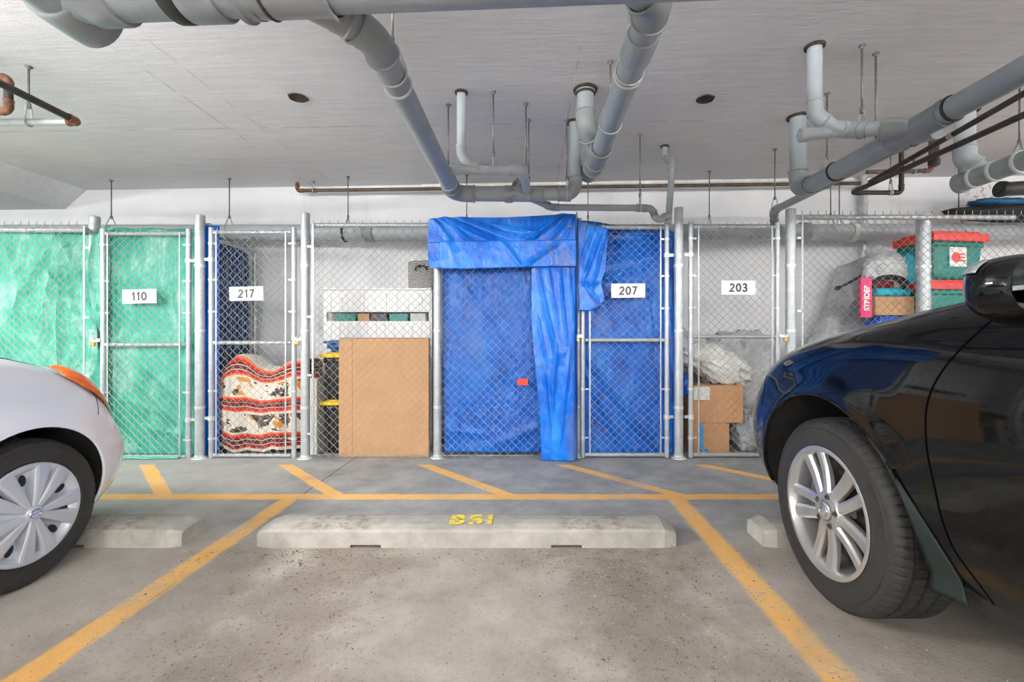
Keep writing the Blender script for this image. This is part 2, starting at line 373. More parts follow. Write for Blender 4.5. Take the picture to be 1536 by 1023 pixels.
# ------------------------------------------------------------------ mesh builder
class MB:
    def __init__(s):
        s.v = []; s.f = []; s.sm = []; s.mi = []; s.uv = {}; s.cur = 0

    def vert(s, p): s.v.append(tuple(p)); return len(s.v) - 1

    def face(s, idx, smooth=False): s.f.append(tuple(idx)); s.sm.append(smooth); s.mi.append(s.cur)

    def box(s, lo, hi, M_=None):
        x0, y0, z0 = lo; x1, y1, z1 = hi
        c = [(x0,y0,z0),(x1,y0,z0),(x1,y1,z0),(x0,y1,z0),(x0,y0,z1),(x1,y0,z1),(x1,y1,z1),(x0,y1,z1)]
        b = len(s.v)
        s.v += [tuple((M_ @ Vector(p)) if M_ else p) for p in c]
        for q in ((0,3,2,1),(4,5,6,7),(0,1,5,4),(1,2,6,5),(2,3,7,6),(3,0,4,7)): s.face([b+i for i in q])
        return s

    def ring(s, c, t, up, r, n):
        t = t.normalized()
        a = up - t * up.dot(t)
        if a.length < 1e-5: a = t.orthogonal()
        a.normalize(); b = t.cross(a)
        st = len(s.v)
        for i in range(n):
            th = 2 * PI * i / n
            s.v.append(tuple(c + a * (r * math.cos(th)) + b * (r * math.sin(th))))
        return st, a

    def tube(s, pts, r, n=14, caps=True, closed=False, smooth=True):
        pts = [Vector(p) for p in pts]; N = len(pts)
        rad = r if isinstance(r, (list, tuple)) else [r] * N
        up = None; st = []
        for i, p in enumerate(pts):
            if closed: t = pts[(i + 1) % N] - pts[i - 1]
            else: t = (pts[min(i + 1, N - 1)] - pts[max(i - 1, 0)])
            if t.length < 1e-9: t = Vector((0, 0, 1))
            if up is None: up = t.normalized().orthogonal()
            k, up = s.ring(p, t, up, rad[i], n); st.append(k)
        for a, b in zip(st, st[1:] + ([st[0]] if closed else [])):
            for i in range(n):
                j = (i + 1) % n
                s.face([a+i, a+j, b+j, b+i], smooth)
        if caps and not closed:
            s.face([st[0]+i for i in range(n)][::-1]); s.face([st[-1]+i for i in range(n)])
        return s

    def lathe(s, prof, origin, axis, n=48, closed_prof=False, a0=0.0, a1=2 * PI, rfun=None):
        """prof: (offset along axis, radius)."""
        axis = Vector(axis).normalized()
        a = axis.orthogonal().normalized() if abs(axis.z) > 0.9 else Vector((0, 0, 1))
        a = (a - axis * a.dot(axis)).normalized(); b = axis.cross(a)
        o = Vector(origin); full = abs(a1 - a0 - 2 * PI) < 1e-6
        cols = n if full else n + 1
        base = len(s.v); m = len(prof)
        for i in range(cols):
            th = a0 + (a1 - a0) * i / n
            for k, (h, r) in enumerate(prof):
                rr = rfun(i, k, r) if rfun else r
                s.v.append(tuple(o + axis * h + a * (rr * math.cos(th)) + b * (rr * math.sin(th))))
        for i in range(n):
            j = (i + 1) % cols
            for k in range(m - 1 + (1 if closed_prof else 0)):
                k2 = (k + 1) % m
                s.face([base+i*m+k, base+j*m+k, base+j*m+k2, base+i*m+k2], True)
        return s

    def grid(s, nu, nv, fn, smooth=True, uv=False):
        b = len(s.v)
        for j in range(nv + 1):
            for i in range(nu + 1):
                s.v.append(tuple(fn(i / nu, j / nv)))
                if uv: s.uv[len(s.v) - 1] = (i / nu, j / nv)
        for j in range(nv):
            for i in range(nu):
                q = b + j * (nu + 1) + i
                s.face([q, q + 1, q + nu + 2, q + nu + 1], smooth)
        return s

    def prism(s, poly, M_, depth):
        """poly in local xy, extruded from z=0 to z=depth, mapped through M_."""
        n = len(poly); b = len(s.v)
        for z in (0, depth):
            for x, y in poly: s.v.append(tuple(M_ @ Vector((x, y, z))))
        s.face([b+i for i in range(n)][::-1]); s.face([b+n+i for i in range(n)])
        for i in range(n):
            j = (i + 1) % n
            s.face([b+i, b+j, b+n+j, b+n+i])
        return s

    def build(s, name, mat, parent=None, origin=None, bevel=0.0, solid=0.0, subsurf=0, segs=2):
        if origin is None and parent is None and s.v:
            xs, ys, zs = zip(*s.v)
            origin = Vector(((min(xs)+max(xs))/2, (min(ys)+max(ys))/2, min(zs)))
        o = Vector(origin) if origin is not None else Vector((0, 0, 0))
        me = bpy.data.meshes.new(name)
        me.from_pydata([tuple(Vector(p) - o) for p in s.v], [], s.f)
        mats = mat if isinstance(mat, (list, tuple)) else [mat]
        for m in mats: me.materials.append(m)
        me.polygons.foreach_set('use_smooth', s.sm)
        if len(mats) > 1: me.polygons.foreach_set('material_index', s.mi)
        if s.uv:
            lay = me.uv_layers.new(name='UVMap')
            for lp in me.loops: lay.data[lp.index].uv = s.uv.get(lp.vertex_index, (0, 0))
        me.update()
        bm = bmesh.new(); bm.from_mesh(me); bmesh.ops.recalc_face_normals(bm, faces=bm.faces)
        for e in bm.edges:
            if len(e.link_faces) == 2 and e.calc_face_angle(0.0) > 0.72: e.smooth = False
        bm.to_mesh(me); bm.free()
        ob = bpy.data.objects.new(name, me); COL.objects.link(ob)
        if parent is not None: ob.parent = parent
        ob.location = o
        if bevel:
            md = ob.modifiers.new('bevel', 'BEVEL'); md.width = bevel; md.segments = segs; md.limit_method = 'ANGLE'
            md.harden_normals = False
        if solid:
            md = ob.modifiers.new('solid', 'SOLIDIFY'); md.thickness = solid; md.offset = 0
        if subsurf:
            md = ob.modifiers.new('sub', 'SUBSURF'); md.levels = subsurf; md.render_levels = subsurf
        return ob


def tag(o, label, cat, group=None, kind=None):
    if label: o['label'] = label
    if cat: o['category'] = cat
    if group: o['group'] = group
    if kind: o['kind'] = kind
    return o


def thing(name, label, cat, group=None, loc=(0, 0, 0), rz=0.0):
    o = bpy.data.objects.new(name, None); COL.objects.link(o)
    o.location = loc; o.rotation_euler = (0, 0, rz); o.empty_display_size = 0.05
    return tag(o, label, cat, group)


def at_root(mb, root):
    """vertices given in world space -> local to an unrotated root."""
    l = root.location
    mb.v = [(x - l.x, y - l.y, z - l.z) for x, y, z in mb.v]
    return mb


def part(mb, name, mat, root, **kw):
    return at_root(mb, root).build(name, mat, root, origin=(0, 0, 0), **kw)


def fillet(pts, r, seg=8):
    pts = [Vector(p) for p in pts]
    out = [pts[0]]; arcs = []
    for a, b, c in zip(pts, pts[1:], pts[2:]):
        d1 = (a - b); d2 = (c - b)
        l1, l2 = d1.length, d2.length
        d1.normalize(); d2.normalize()
        ang = d1.angle(d2)
        if PI - ang < 0.03: out.append(b); continue
        cut = min(r / math.tan(ang / 2), l1 * 0.48, l2 * 0.48)
        p1, p2 = b + d1 * cut, b + d2 * cut
        arc = []
        rr = cut * math.tan(ang / 2)
        cen = b + (d1 + d2).normalized() * (rr / math.sin(ang / 2))
        v1, v2 = p1 - cen, p2 - cen
        tot = v1.angle(v2); ax = v1.cross(v2).normalized()
        for k in range(seg + 1): arc.append(cen + Matrix.Rotation(tot * k / seg, 3, ax) @ v1)
        out += arc; arcs.append((arc, d1, d2))
    out.append(pts[-1])
    return out, arcs


# ------------------------------------------------------------------ room shell
def structure(name, mb, mat, **kw):
    o = mb.build(name, mat, None, origin=(0, 0, 0), **kw); o['kind'] = 'structure'; return o

XL, XR, YB = -8.0, 8.0, -8.0
structure('floor', MB().box((XL, YB, -0.12), (XR, WALL_Y, 0)), M['floor'])
cb = MB(); b = [cb.vert(p) for p in ((XL, YB, ceil_z(XL)), (XR, YB, ceil_z(XR)), (XR, WALL_Y + .15, ceil_z(XR)), (XL, WALL_Y + .15, ceil_z(XL)),
                                     (XL, YB, 3), (XR, YB, 3), (XR, WALL_Y + .15, 3), (XL, WALL_Y + .15, 3))]
for q in ((0,3,2,1),(4,5,6,7),(0,1,5,4),(1,2,6,5),(2,3,7,6),(3,0,4,7)): cb.face(q)
structure('ceiling', cb, M['ceiling'])
structure('wall_back', MB().box((XL, WALL_Y, -0.12), (XR, WALL_Y + .15, 2.9)), M['wall'])
structure('wall_left', MB().box((XL - .15, YB, -0.12), (XL, WALL_Y + .15, 2.9)), M['wall'])
structure('wall_right', MB().box((XR, YB, -0.12), (XR + .15, WALL_Y + .15, 2.9)), M['wall'])
structure('wall_front', MB().box((XL, YB - .15, -0.12), (XR, YB, 2.9)), M['wall'])
# haunched drop of the slab at the left
bm_ = MB()
sec = [(-4.60, ceil_z(-4.6) + .02), (-4.85, 2.36), (-6.6, 2.335), (-6.85, ceil_z(-6.85) + .02)]
bm_.prism([(x, z) for x, z in sec], Matrix(((1,0,0,0),(0,0,1,YB),(0,1,0,0),(0,0,0,1))), WALL_Y - YB)
structure('trim_1', bm_, M['ceiling'])

# ------------------------------------------------------------------ lamps
EMIT = m_emit('fluorescent_tube_glow', (1.0, 0.985, 0.955, 1), 250.0)
EMIT_FILL = m_emit('fluorescent_tube_glow_fill', (1.0, 0.985, 0.955, 1), 370.0)
def lamp(x, y, label, along_y=True, em=None):
    z = ceil_z(x) - 0.18
    r = thing('fluorescent_lamp', label, 'lamp', 'fluorescent lamps over the driving aisle', (x, y, z - 0.24), 0 if along_y else PI / 2)
    MB().box((-.05, -.62, .03), (.05, .62, .08)).build('housing', M['lamp_white'], r, origin=(0,0,0), bevel=.008)
    for sx in (-.035, .035):
        MB().tube([(sx, -.6, 0), (sx, .6, 0)], .018, 10).build('fluorescent_tube', em or EMIT, r, origin=(0,0,0))
    for sy in (-.6, .6):
        MB().box((-.05, sy - .02, -.02), (.05, sy + .02, .04)).build('lamp_holder', M['lamp_white'], r, origin=(0,0,0))
        MB().tube([(0, sy * .8, .08), (0, sy * .8, .42)], .004, 6).build('suspension_rod', M['rod'], r, origin=(0,0,0))
EMIT_L = m_emit('fluorescent_tube_glow_left', (1.0, 0.985, 0.955, 1), 520.0)
lamp(-3.4, 0.85, 'fluorescent batten hung above the white car', True, EMIT_L)
lamp(2.6, -0.35, 'fluorescent batten hung above the black car')
lamp(-6.2, 2.2, 'fluorescent batten beyond the dropped beam on the left')
lamp(5.9, 1.2, 'fluorescent batten beyond the black car on the right')
for x, w_ in ((-4.6, 'far left'), (-1.6, 'left of the middle'), (1.6, 'right of the middle'), (4.6, 'far right')):  # unseen battens added behind the camera to brighten the back wall
    lamp(x, -3.0, 'added fluorescent fill batten crossing the aisle behind the camera, ' + w_, False, EMIT_FILL)
    lamp(x, -6.2, 'added fluorescent fill batten in the rear row behind the camera, ' + w_, False, EMIT_FILL)

# ------------------------------------------------------------------ chain link
PITCH = 0.068
def chain_link(mb, x0, x1, z0, z1, mapf, r=0.0024, barbs=True):
    """zigzag wires in the (a, z) plane; mapf(a, z, off) -> world point."""
    h = PITCH / 2
    nw = int(round((x1 - x0) / h)); hx = (x1 - x0) / nw
    nr = int(round((z1 - z0) / h)); hz = (z1 - z0) / nr
    for i in range(nw):
        st = []
        for j in range(nr + 1):
            c = i if (i + j) % 2 == 0 else i + 1
            a = x0 + c * hx + (0.0016 if c == i else -0.0016)
            z = z0 + j * hz; off = 0.0022 if c == i else -0.0022
            b = len(mb.v)
            for k in range(3):
                th = 2 * PI * k / 3
                mb.v.append(tuple(mapf(a + r * math.cos(th), z, off + r * math.sin(th))))
            st.append(b)
        for p, q in zip(st, st[1:]):
            for k in range(3):
                l = (k + 1) % 3
                mb.face([p+k, p+l, q+l, q+k], True)
        if barbs and (i + nr) % 2 == 0:
            a = x0 + i * hx
            mb.tube([mapf(a, z1 - .004, 0), mapf(a + .003, z1 + .028, 0.003)], r * 1.1, 4)
    return mb


def front_map(y): return lambda a, z, off: Vector((a, y + off, z))

FY = DF
posts = [  # px, top py, radius, y offset, label
    (142, 325, .040, .11, 'galvanised post behind the green tarp, left of gate 110'),
    (300, 323, .038, 0, 'galvanised post between gate 110 and gate 217'),
    (458, 320, .036, 0, 'galvanised post between gate 217 and the cardboard sheet'),
    (656, 378, .033, 0.02, 'lichen-spotted post between the cardboard sheet and the blue tarp'),
    (868, 328, .026, .05, 'post hidden in the dark gap left of gate 207'),
    (1018, 312, .037, 0, 'galvanised post between gate 207 and gate 203'),
    (1186, 314, .040, 0, 'galvanised post between gate 203 and the black car'),
    (1385, 323, .052, .06, 'thick galvanised post in front of the red-lidded teal totes'),
]
for px, py, r, dy, lab in posts:
    x, y = fx(px, FY + dy), FY + dy
    zt = fz(py, FY + dy)
    t = thing('fence_post', lab, 'fence post', 'fence posts of the storage lockers', (x, y, 0))
    MB().tube([(0, 0, 0.006), (0, 0, zt)], r, 20).build('pole', M['galv'], t, origin=(0,0,0))
    MB().lathe([(0, r + .028), (.006, r + .026), (.012, r + .004), (.03, r + .003), (.03, r)], (0, 0, 0), (0, 0, 1), 20).build('base_flange', M['galv_bright'], t, origin=(0,0,0))
    MB().lathe([(zt - .004, r + .001), (zt, r * .96), (zt + .004, r * .7), (zt + .005, 0.0005)], (0, 0, 0), (0, 0, 1), 20).build('post_cap', M['galv_bright'], t, origin=(0,0,0))
    for zz in (.42, 1.07, 1.62):
        if zz < zt - .1:
            MB().lathe([(zz, r + .0005), (zz, r + .004), (zz + .022, r + .004), (zz + .022, r + .0005)], (0, 0, 0), (0, 0, 1), 20).build('clamp_band', M['galv_bright'], t, origin=(0,0,0))


def tie_bands(root, x, y, zs, r, side):
    for z in zs:
        mb = MB().lathe([(z - .008, r), (z - .008, r + .004), (z + .008, r + .004), (z + .008, r)], (x, y, 0), (0, 0, 1), 14)
        mb.box((min(x, x + side * .05), y - .006, z - .007), (max(x, x + side * .05), y + .004, z + .007))
        part(mb, 'tie_band', M['galv_bright'], root)


# digits as strokes
def arc(cx, cy, rx, ry, a0, a1, n=18):
    return [(cx + rx * math.cos(math.radians(a0 + (a1 - a0) * i / n)), cy + ry * math.sin(math.radians(a0 + (a1 - a0) * i / n))) for i in range(n + 1)]
GLY = {
    '0': ([arc(.30, .5, .25, .44, 90, 450, 32)], .62),
    '1': ([[(.06, .74), (.24, .94), (.24, 0)]], .42),
    '2': ([arc(.28, .70, .22, .24, 170, -25, 16) + [(.03, .06), (.55, .06)]], .60),
    '7': ([[(.02, .94), (.50, .94), (.16, 0)]], .56),
    '3': ([arc(.27, .72, .20, .22, 165, -90, 16) + arc(.27, .27, .24, .23, 88, -165, 18)], .58),
    'B': ([[(.08, .0), (.08, .42)], [(.08, .54), (.08, 1.0)], [(.16, .94)] + arc(.30, .74, .20, .20, 90, -80, 10), [(.18, .06)] + arc(.32, .28, .22, .22, -85, 85, 10), [(.16, .5), (.28, .5)]], .66),
    '5': ([[(.56, .94), (.14, .94), (.11, .56)], [(.14, .54)] + arc(.30, .30, .24, .24, 70, -60, 12), [(.04, .08), (.26, .06)]], .66),
    'I': ([[(.02, .80), (.16, .94), (.16, .50)], [(.16, .42), (.16, .0)]], .36),
}
def stroke(mb, pts, w, M_, th):
    pts = [Vector((x, y)) for x, y in pts]; n = len(pts); L = []; R = []
    closed = (pts[0] - pts[-1]).length < 1e-4
    for i, p in enumerate(pts):
        if closed:
            a = pts[i - 1] if i > 0 else pts[-2]; c = pts[i + 1] if i < n - 1 else pts[1]
        else:
            a = pts[max(i - 1, 0)]; c = pts[min(i + 1, n - 1)]
        d1 = (p - a); d2 = (c - p)
        if d1.length < 1e-6: d1 = d2
        if d2.length < 1e-6: d2 = d1
        d1 = d1.normalized(); d2 = d2.normalized()
        t = (d1 + d2)
        t = t.normalized() if t.length > 1e-3 else d1
        nn = Vector((-t.y, t.x)); k = w / 2 / max(.45, nn.dot(Vector((-d1.y, d1.x))))
        L.append(p + nn * k); R.append(p - nn * k)
    base = len(mb.v)
    for z in (0, th):
        for q in L + R: mb.v.append(tuple(M_ @ Vector((q.x, q.y, z))))
    for i in range(n - 1):
        a, b2 = base + i, base + n + i
        u = 2 * n
        mb.face([a, a+1, b2+1, b2]); mb.face([a+u, b2+u, b2+1+u, a+1+u])
        mb.face([a, a+u, a+1+u, a+1]); mb.face([b2, b2+1, b2+1+u, b2+u])
    return mb
def word(mb, text, w, h, gap, M_, th, stroke_w):
    x = -(sum(GLY[c][1] for c in text) * h + gap * (len(text) - 1)) / 2
    for c in text:
        for st in GLY[c][0]:
            stroke(mb, [(x + px * h, py * h) for px, py in st], stroke_w, M_, th)
        x += GLY[c][1] * h + gap
    return mb


def sign(root, x, y, z, text, tilt, w=.285, h=.118):
    """number plate facing -y."""
    M_ = Matrix.Translation((x, y, z)) @ Matrix.Rotation(tilt, 4, 'Y') @ Matrix(((1,0,0,0),(0,0,1,0),(0,1,0,0),(0,0,0,1)))
    pl = MB().box((-w/2, -h/2, 0), (w/2, h/2, .004), M_)
    at_root(pl, root)
    p = pl.build('number_plate', M['white_plate'], root, origin=(0,0,0), bevel=.001)
    p['label'] = 'white plate reading ' + text
    M2 = M_ @ Matrix.Translation((0, -.034, -.0012))
    nm = word(MB(), text, w, .068, .012, M2, .0012, .0150)
    at_root(nm, root); q = nm.build('numerals', M['ink'], p, origin=(0,0,0)); q['label'] = 'dark grey numerals ' + text
    wires = MB()
    for sx in (-w/2 + .012, w/2 - .012):
        c0 = M_ @ Vector((sx, 0, -.002)); c1 = M_ @ Vector((sx + (.03 if sx > 0 else -.03), .0, .006))
        wires.tube([c0, c1], .0013, 5)
    at_root(wires, root).build('fixing_wire', M['wire'], p, origin=(0,0,0))


def gate(x0, x1, z0, z1, zm, text, sx, sz, tilt, label, hinge_left, y=FY, lean=0.0):
    xm = (x0 + x1) / 2; r = .020
    t = thing('locker_gate', label, 'gate', 'chain link gates of the storage lockers', (xm, y, 0))
    for x in (x0, x1): part(MB().tube([(x, y, z0 - .01), (x, y, z1 + .02)], r, 16), 'stile', M['galv'], t)
    for z in (z0 + .012, zm, z1 - .02): part(MB().tube([(x0 + r, y, z), (x1 - r, y, z)], r * .85, 14), 'rail', M['galv'], t)
    inset = .062
    cl = chain_link(MB(), x0 + inset, x1 - inset, z0 + .02, z1 - .012, front_map(y - .022), barbs=True)
    part(cl, 'chain_link', M['wire'], t)
    for x in (x0 + inset - .004, x1 - inset + .004):
        part(MB().box((x - .006, y - .028, z0 + .02), (x + .006, y - .024, z1 - .02)), 'tension_bar', M['galv'], t)
    for x, sd in ((x0, 1), (x1, -1)):
        tie_bands(t, x, y, [lerp(z0, z1, k) for k in (.08, .29, .64, .78, .94)], r + .0005, sd)
    xh = x0 if hinge_left else x1; sgn = -1 if hinge_left else 1
    for z in (lerp(z0, z1, .17), lerp(z0, z1, .87)):
        mb = MB().lathe([(z - .018, r), (z - .018, r + .006), (z + .018, r + .006), (z + .018, r)], (xh, y, 0), (0, 0, 1), 14)
        a, b2 = sorted((xh + sgn * .02, xh + sgn * .055))
        mb.box((a, y - .008, z - .012), (b2, y + .008, z + .012))
        part(mb, 'hinge', M['galv_bright'], t)
    xl = x1 if hinge_left else x0; sgn = -sgn
    zl = lerp(z0, z1, .52)
    mb = MB(); a, b2 = sorted((xl, xl + sgn * .075))
    mb.box((a, y - .032, zl - .014), (b2, y - .022, zl + .014))
    mb.tube([(xl + sgn * .04, y - .034, zl + .004), (xl + sgn * .04, y - .04, zl + .02), (xl + sgn * .055, y - .04, zl + .02), (xl + sgn * .055, y - .034, zl)], .004, 8)
    la = part(mb, 'latch', M['galv_bright'], t)
    part(MB().box((xl + sgn * .047 - .016, y - .052, zl - .05), (xl + sgn * .047 + .016, y - .034, zl - .016)), 'padlock', M['brass'], t, bevel=.004)
    sign(t, sx, y - .034, sz, text, tilt)
    return t

gate(fx(155), fx(283), fz(687), fz(347), fz(517), '110', fx(214), fz(445), math.radians(-1.3), 'chain link gate with plate 110 over green tarp', False)
gate(fx(317), fx(441), fz(685), fz(345), fz(514), '217', fx(373), fz(441), math.radians(-1.0), 'chain link gate with plate 217 before the striped blanket', True)
gate(fx(874), fx(1000), fz(684), fz(338), fz(510), '207', fx(941), fz(436.5), math.radians(-.5), 'chain link gate with plate 207 over blue tarp', False)
gate(fx(1036), fx(1166), fz(684), fz(337), fz(505), '203', fx(1105), fz(432), math.radians(-.2), 'chain link gate with plate 203 before brown boxes', True)


def panel(x0, x1, z0, z1, label, rail_z=None, rail_x=None, bars=(True, True), bottom=True, y=FY - .03):
    t = thing('chain_link_fence', label, 'fence', 'fixed chain link fences', ((x0 + x1) / 2, y, 0))
    part(chain_link(MB(), x0, x1, z0, z1, front_map(y)), 'chain_link', M['wire'], t)
    ra, rb = rail_x or (x0, x1)
    if rail_z: part(MB().tube([(ra, y + .03, rail_z), (rb, y + .03, rail_z)], .021, 16), 'top_rail', M['galv'], t)
    if bottom: part(MB().tube([(x0, y + .004, z0 + .02), (x1, y + .006, z0 + .016)], .003, 6), 'bottom_wire', M['wire'], t)
    for x, on in ((x0, bars[0]), (x1, bars[1])):
        if on:
            part(MB().box((x - .008, y - .006, z0 + .02), (x + .008, y - .002, z1 - .01)), 'tension_bar', M['galv'], t)
            for k in (.1, .35, .6, .9):
                z = lerp(z0, z1, k); sd = -1 if x == x0 else 1
                a, b2 = sorted((x, x + sd * .045))
                part(MB().box((a, y - .006, z - .009), (b2, y - .001, z + .009), None), 'tie_band', M['galv_bright'], t)
    return t

panel(-6.6, fx(132), .02, fz(338), 'chain link panel over the green tarp behind the white car', rail_z=fz(345), bars=(False, True))
panel(fx(472), fx(649), .015, fz(336), 'open chain link panel in front of the tall cardboard sheet', rail_z=fz(338), bars=(True, False))
panel(fx(660), fx(858), .01, fz(338), 'chain link panel over the blue tarp with red tag', rail_z=fz(342), bars=(False, False))
panel(fx(1200), 5.3, .02, fz(322), 'chain link panel right of gate 203 behind the black car', rail_z=fz(326), rail_x=(fx(1192), fx(1521)), bars=(True, False))

# side partition inside locker 217
t = thing('side_partition', 'mesh partition with galvanised frame inside locker 217', 'partition', None, (-2.78, 4.2, 0))
part(MB().tube([(-2.78, 3.95, 1.885), (-2.78, 4.60, 1.885)], .016, 12), 'rail', M['galv'], t)
part(MB().tube([(-2.78, 4.60, 0), (-2.78, 4.60, 1.90)], .020, 14), 'pole', M['galv'], t)
part(chain_link(MB(), 3.95, 4.58, .05, 1.87, lambda a, z, off: Vector((-2.775 + off, a, z)), barbs=False), 'chain_link', M['wire'], t)

# ------------------------------------------------------------------ tarpaulins
def nz(x, y, z, s): return noise.noise(Vector((x * s, y * s, z * s)))
def ridge(a): return 1 - abs(a)

def sheet(name, mat, label, cat, nu, nv, fn, parent=None, group=None, solid=.004):
    mb = MB().grid(nu, nv, fn)
    if parent is None:
        o = mb.build(name, mat, None, solid=solid); return tag(o, label, cat, group)
    o = at_root(mb, parent).build(name, mat, parent, origin=(0,0,0), solid=solid)
    return o

TG = 'blue tarpaulins tied over the lockers'
def wr(x, z, seed, amp=1.0):
    a = nz(x + seed, z * .7, seed, 3.0) * .022 + nz(x + seed, z, seed * 2.1, 8.0) * .010
    a += (ridge(nz(x * 1.0 + z * .35, z * .4 + seed, seed, 4.0)) ** 6) * .016
    return a * amp

def creases(u, v, lines):
    """sharp tension folds: each line is (u0, v0, u1, v1, width, height), fading towards its ends."""
    tot = 0.0
    for u0, v0, u1, v1, w, h in lines:
        dx, dy = u1 - u0, v1 - v0; L = dx * dx + dy * dy
        t = ((u - u0) * dx + (v - v0) * dy) / L
        if t < -.1 or t > 1.1: continue
        d = abs((u - u0) * dy - (v - v0) * dx) / math.sqrt(L)
        f = max(0, 1 - d / w)
        tot += h * f * f * max(0, min(1, (t + .1) * 4, (1.1 - t) * 3))
    return tot

# sheet behind the panel mesh
PLL = [(.05, .97, .6, .45, .04, .018), (.1, .62, .45, .30, .03, .014), (.3, .98, .34, .5, .03, .012), (.02, .12, .35, .09, .03, .02), (.4, .04, .8, .14, .05, .018), (.55, .3, .9, .12, .05, .016), (.8, 1, .78, .05, .02, .012), (.15, .4, .12, .1, .03, .012)]
def f_panel(u, v):
    x = lerp(fx(661), fx(850), u) + .02 * (1 - v) * (1 - u); z = lerp(.03, 1.72, v)
    y = FY + .065 - creases(u, v, PLL) + wr(x, z, 3.1, .6) + .03 * max(0, u - .72) * math.sin(v * 5)
    return (x, y, z)
bt = sheet('tarpaulin', M['tarp'], 'blue tarp behind chain link mesh with small red tag', 'tarp', 70, 90, f_panel, group=TG)
fl = MB().box((fx(776) , FY - .05, fz(577)), (fx(792), FY - .04, fz(567)))
tag(fl.build('plastic_tag', M['redflag'], None, bevel=.002), 'small red tag on mesh before the blue tarp', 'tag')

# header and hanging strip folded over the front of the fence
ROOTT = thing('tarpaulin', 'blue tarp folded over the fence top with a strip hanging down', 'tarp', TG, (fx(755), FY - .09, 0))
HL = [(.03, 1, .5, .45, .06, .030), (.08, 1, .28, .45, .04, .022), (.02, .95, .16, .42, .04, .020), (.14, 1, .62, .52, .05, .018), (.97, 1, .62, .45, .07, .034), (.98, .95, .8, .42, .04, .026),
      (.93, 1, .7, .5, .04, .018), (.985, .9, .92, .4, .03, .022), (.3, 1, .7, .96, .06, .014), (.45, .8, .75, .62, .05, .012), (.62, 0, .80, .40, .04, .02), (.60, 0, .52, .3, .04, .018)]
def f_header(u, v):
    x = lerp(fx(648), fx(862), u); zt = lerp(fz(326), fz(320), u) + .006 * math.sin(u * 9)
    zb = lerp(fz(405), fz(403), u) + .010 * math.sin(u * 4.0) * (1 - u)
    z = lerp(zb, zt, v)
    x -= .02 * math.sin(v * PI) * (1 if u < .05 else 0)
    y = FY - .075 - creases(u, v, HL) + wr(x, z, 5.5, .30) - (.010 if v < .48 else 0)
    if v > .93: y += (v - .93) * 2.0
    return (x, y, z)
sheet('header', M['tarp_fold'], None, None, 150, 70, f_header, ROOTT)
BL = [(.62, 0, .9, 1, .05, .02), (.6, 0, .45, 1, .05, .014), (.12, 0, .06, 1, .05, .01), (.33, 0, .33, 1, .012, .007), (.58, 0, .58, 1, .012, .006)]
def f_band(u, v):
    x = lerp(fx(664), fx(862), u); z = lerp(lerp(fz(406), fz(403), u) - .004 * math.sin(u * 6), lerp(fz(366), fz(364), u), v)
    y = FY - .120 - creases(u, v, BL) + wr(x, z, 9.2, .22)
    return (x, y, z)
sheet('folded_band', M['tarp_fold'], None, None, 120, 24, f_band, ROOTT)
SL = [(.1, 1, .55, .55, .08, .03), (.35, 1, .6, .68, .06, .02), (.62, .97, .78, .62, .06, .03), (.82, 1, .97, .66, .05, .026), (.55, .6, .35, .25, .10, .02), (.85, .55, .55, .1, .08, .022), (.2, .5, .28, .12, .07, .018),
      (.95, .5, .9, .05, .05, .018), (.12, .75, .3, .5, .06, .02)]
def f_strip(u, v):
    xl = lerp(fx(812), fx(796), v ** .8) + .012 * math.sin(v * 7); xr = fx(863) - .006 * math.sin(v * 4)
    x = lerp(xl, xr, u); z = lerp(.0 + .02 * (u - .5) ** 2 + .005, fz(402), v)
    y = FY - .085 + .018 * math.sin(u * 5.0 + v * 2.0) * (.3 + .7 * (1 - abs(v - .6))) - creases(u, v, SL) + wr(x, z, 12.7, .35)
    k = max(0, u - .9) / .1
    return (x, y + .03 * k * k - .03 * (1 - v), z)
sheet('hanging_strip', M['tarp_fold'], None, None, 60, 150, f_strip, ROOTT)
def f_return(u, v):
    x = fx(863) + .006 + .012 * u + .01 * nz(u, v * 3, 1, 2); y = lerp(FY - .075, FY + .55, u)
    return (x, y, lerp(.02, fz(321) + .01 * math.sin(u * 8), v))
sheet('side_return', M['tarp'], None, None, 24, 40, f_return, ROOTT)
def eyelet(px, py, y, root):
    c = Vector((fx(px, y), y, fz(py, y)))
    part(MB().lathe([(0, .006), (-.003, .007), (-.004, .010), (-.002, .013), (0, .0135)], c, (0, 1, 0), 16), 'eyelet', M['brass'], root)
eyelet(809, 547, FY - .128, ROOTT)
eyelet(855, 340, FY - .12, ROOTT)

# tarp behind gate 207 with flap thrown over the gate's upper corner
G7 = thing('tarpaulin', 'blue tarp behind gate 207 with a flap folded over its corner', 'tarp', TG, (fx(940), FY + .05, 0))
G7L = [(.0, .46, .8, .02, .05, .045), (.0, .40, .45, .03, .04, .03), (.55, .50, .95, .25, .05, .02), (.0, .90, 1, .97, .03, .05), (.0, .84, 1, .93, .025, .035), (.1, .76, 1, .88, .03, .022), (.2, .80, .9, .70, .03, .016),
       (.1, .52, .9, .50, .03, .015), (.5, .66, .62, .54, .04, .018), (.3, .70, .34, .56, .04, .016), (.72, .72, .78, .55, .04, .016)]
def f_g7(u, v):
    x = lerp(fx(872), fx(1014), u); z = lerp(.015, lerp(fz(340), fz(346), u), v)
    y = FY + .080 - creases(u, v, G7L) + wr(x, z, 21.3, .55)
    return (x, max(y, FY + .028), z)
sheet('back_sheet', M['tarp'], None, None, 70, 110, f_g7, G7)
FLL = [(.9, 1, .15, .3, .10, .03), (.6, 1, .05, .5, .08, .022), (.95, .95, .55, .2, .10, .03), (.3, 1, .1, .7, .08, .016), (.1, .30, .9, .27, .04, .02), (.3, .3, .8, .05, .08, .022)]
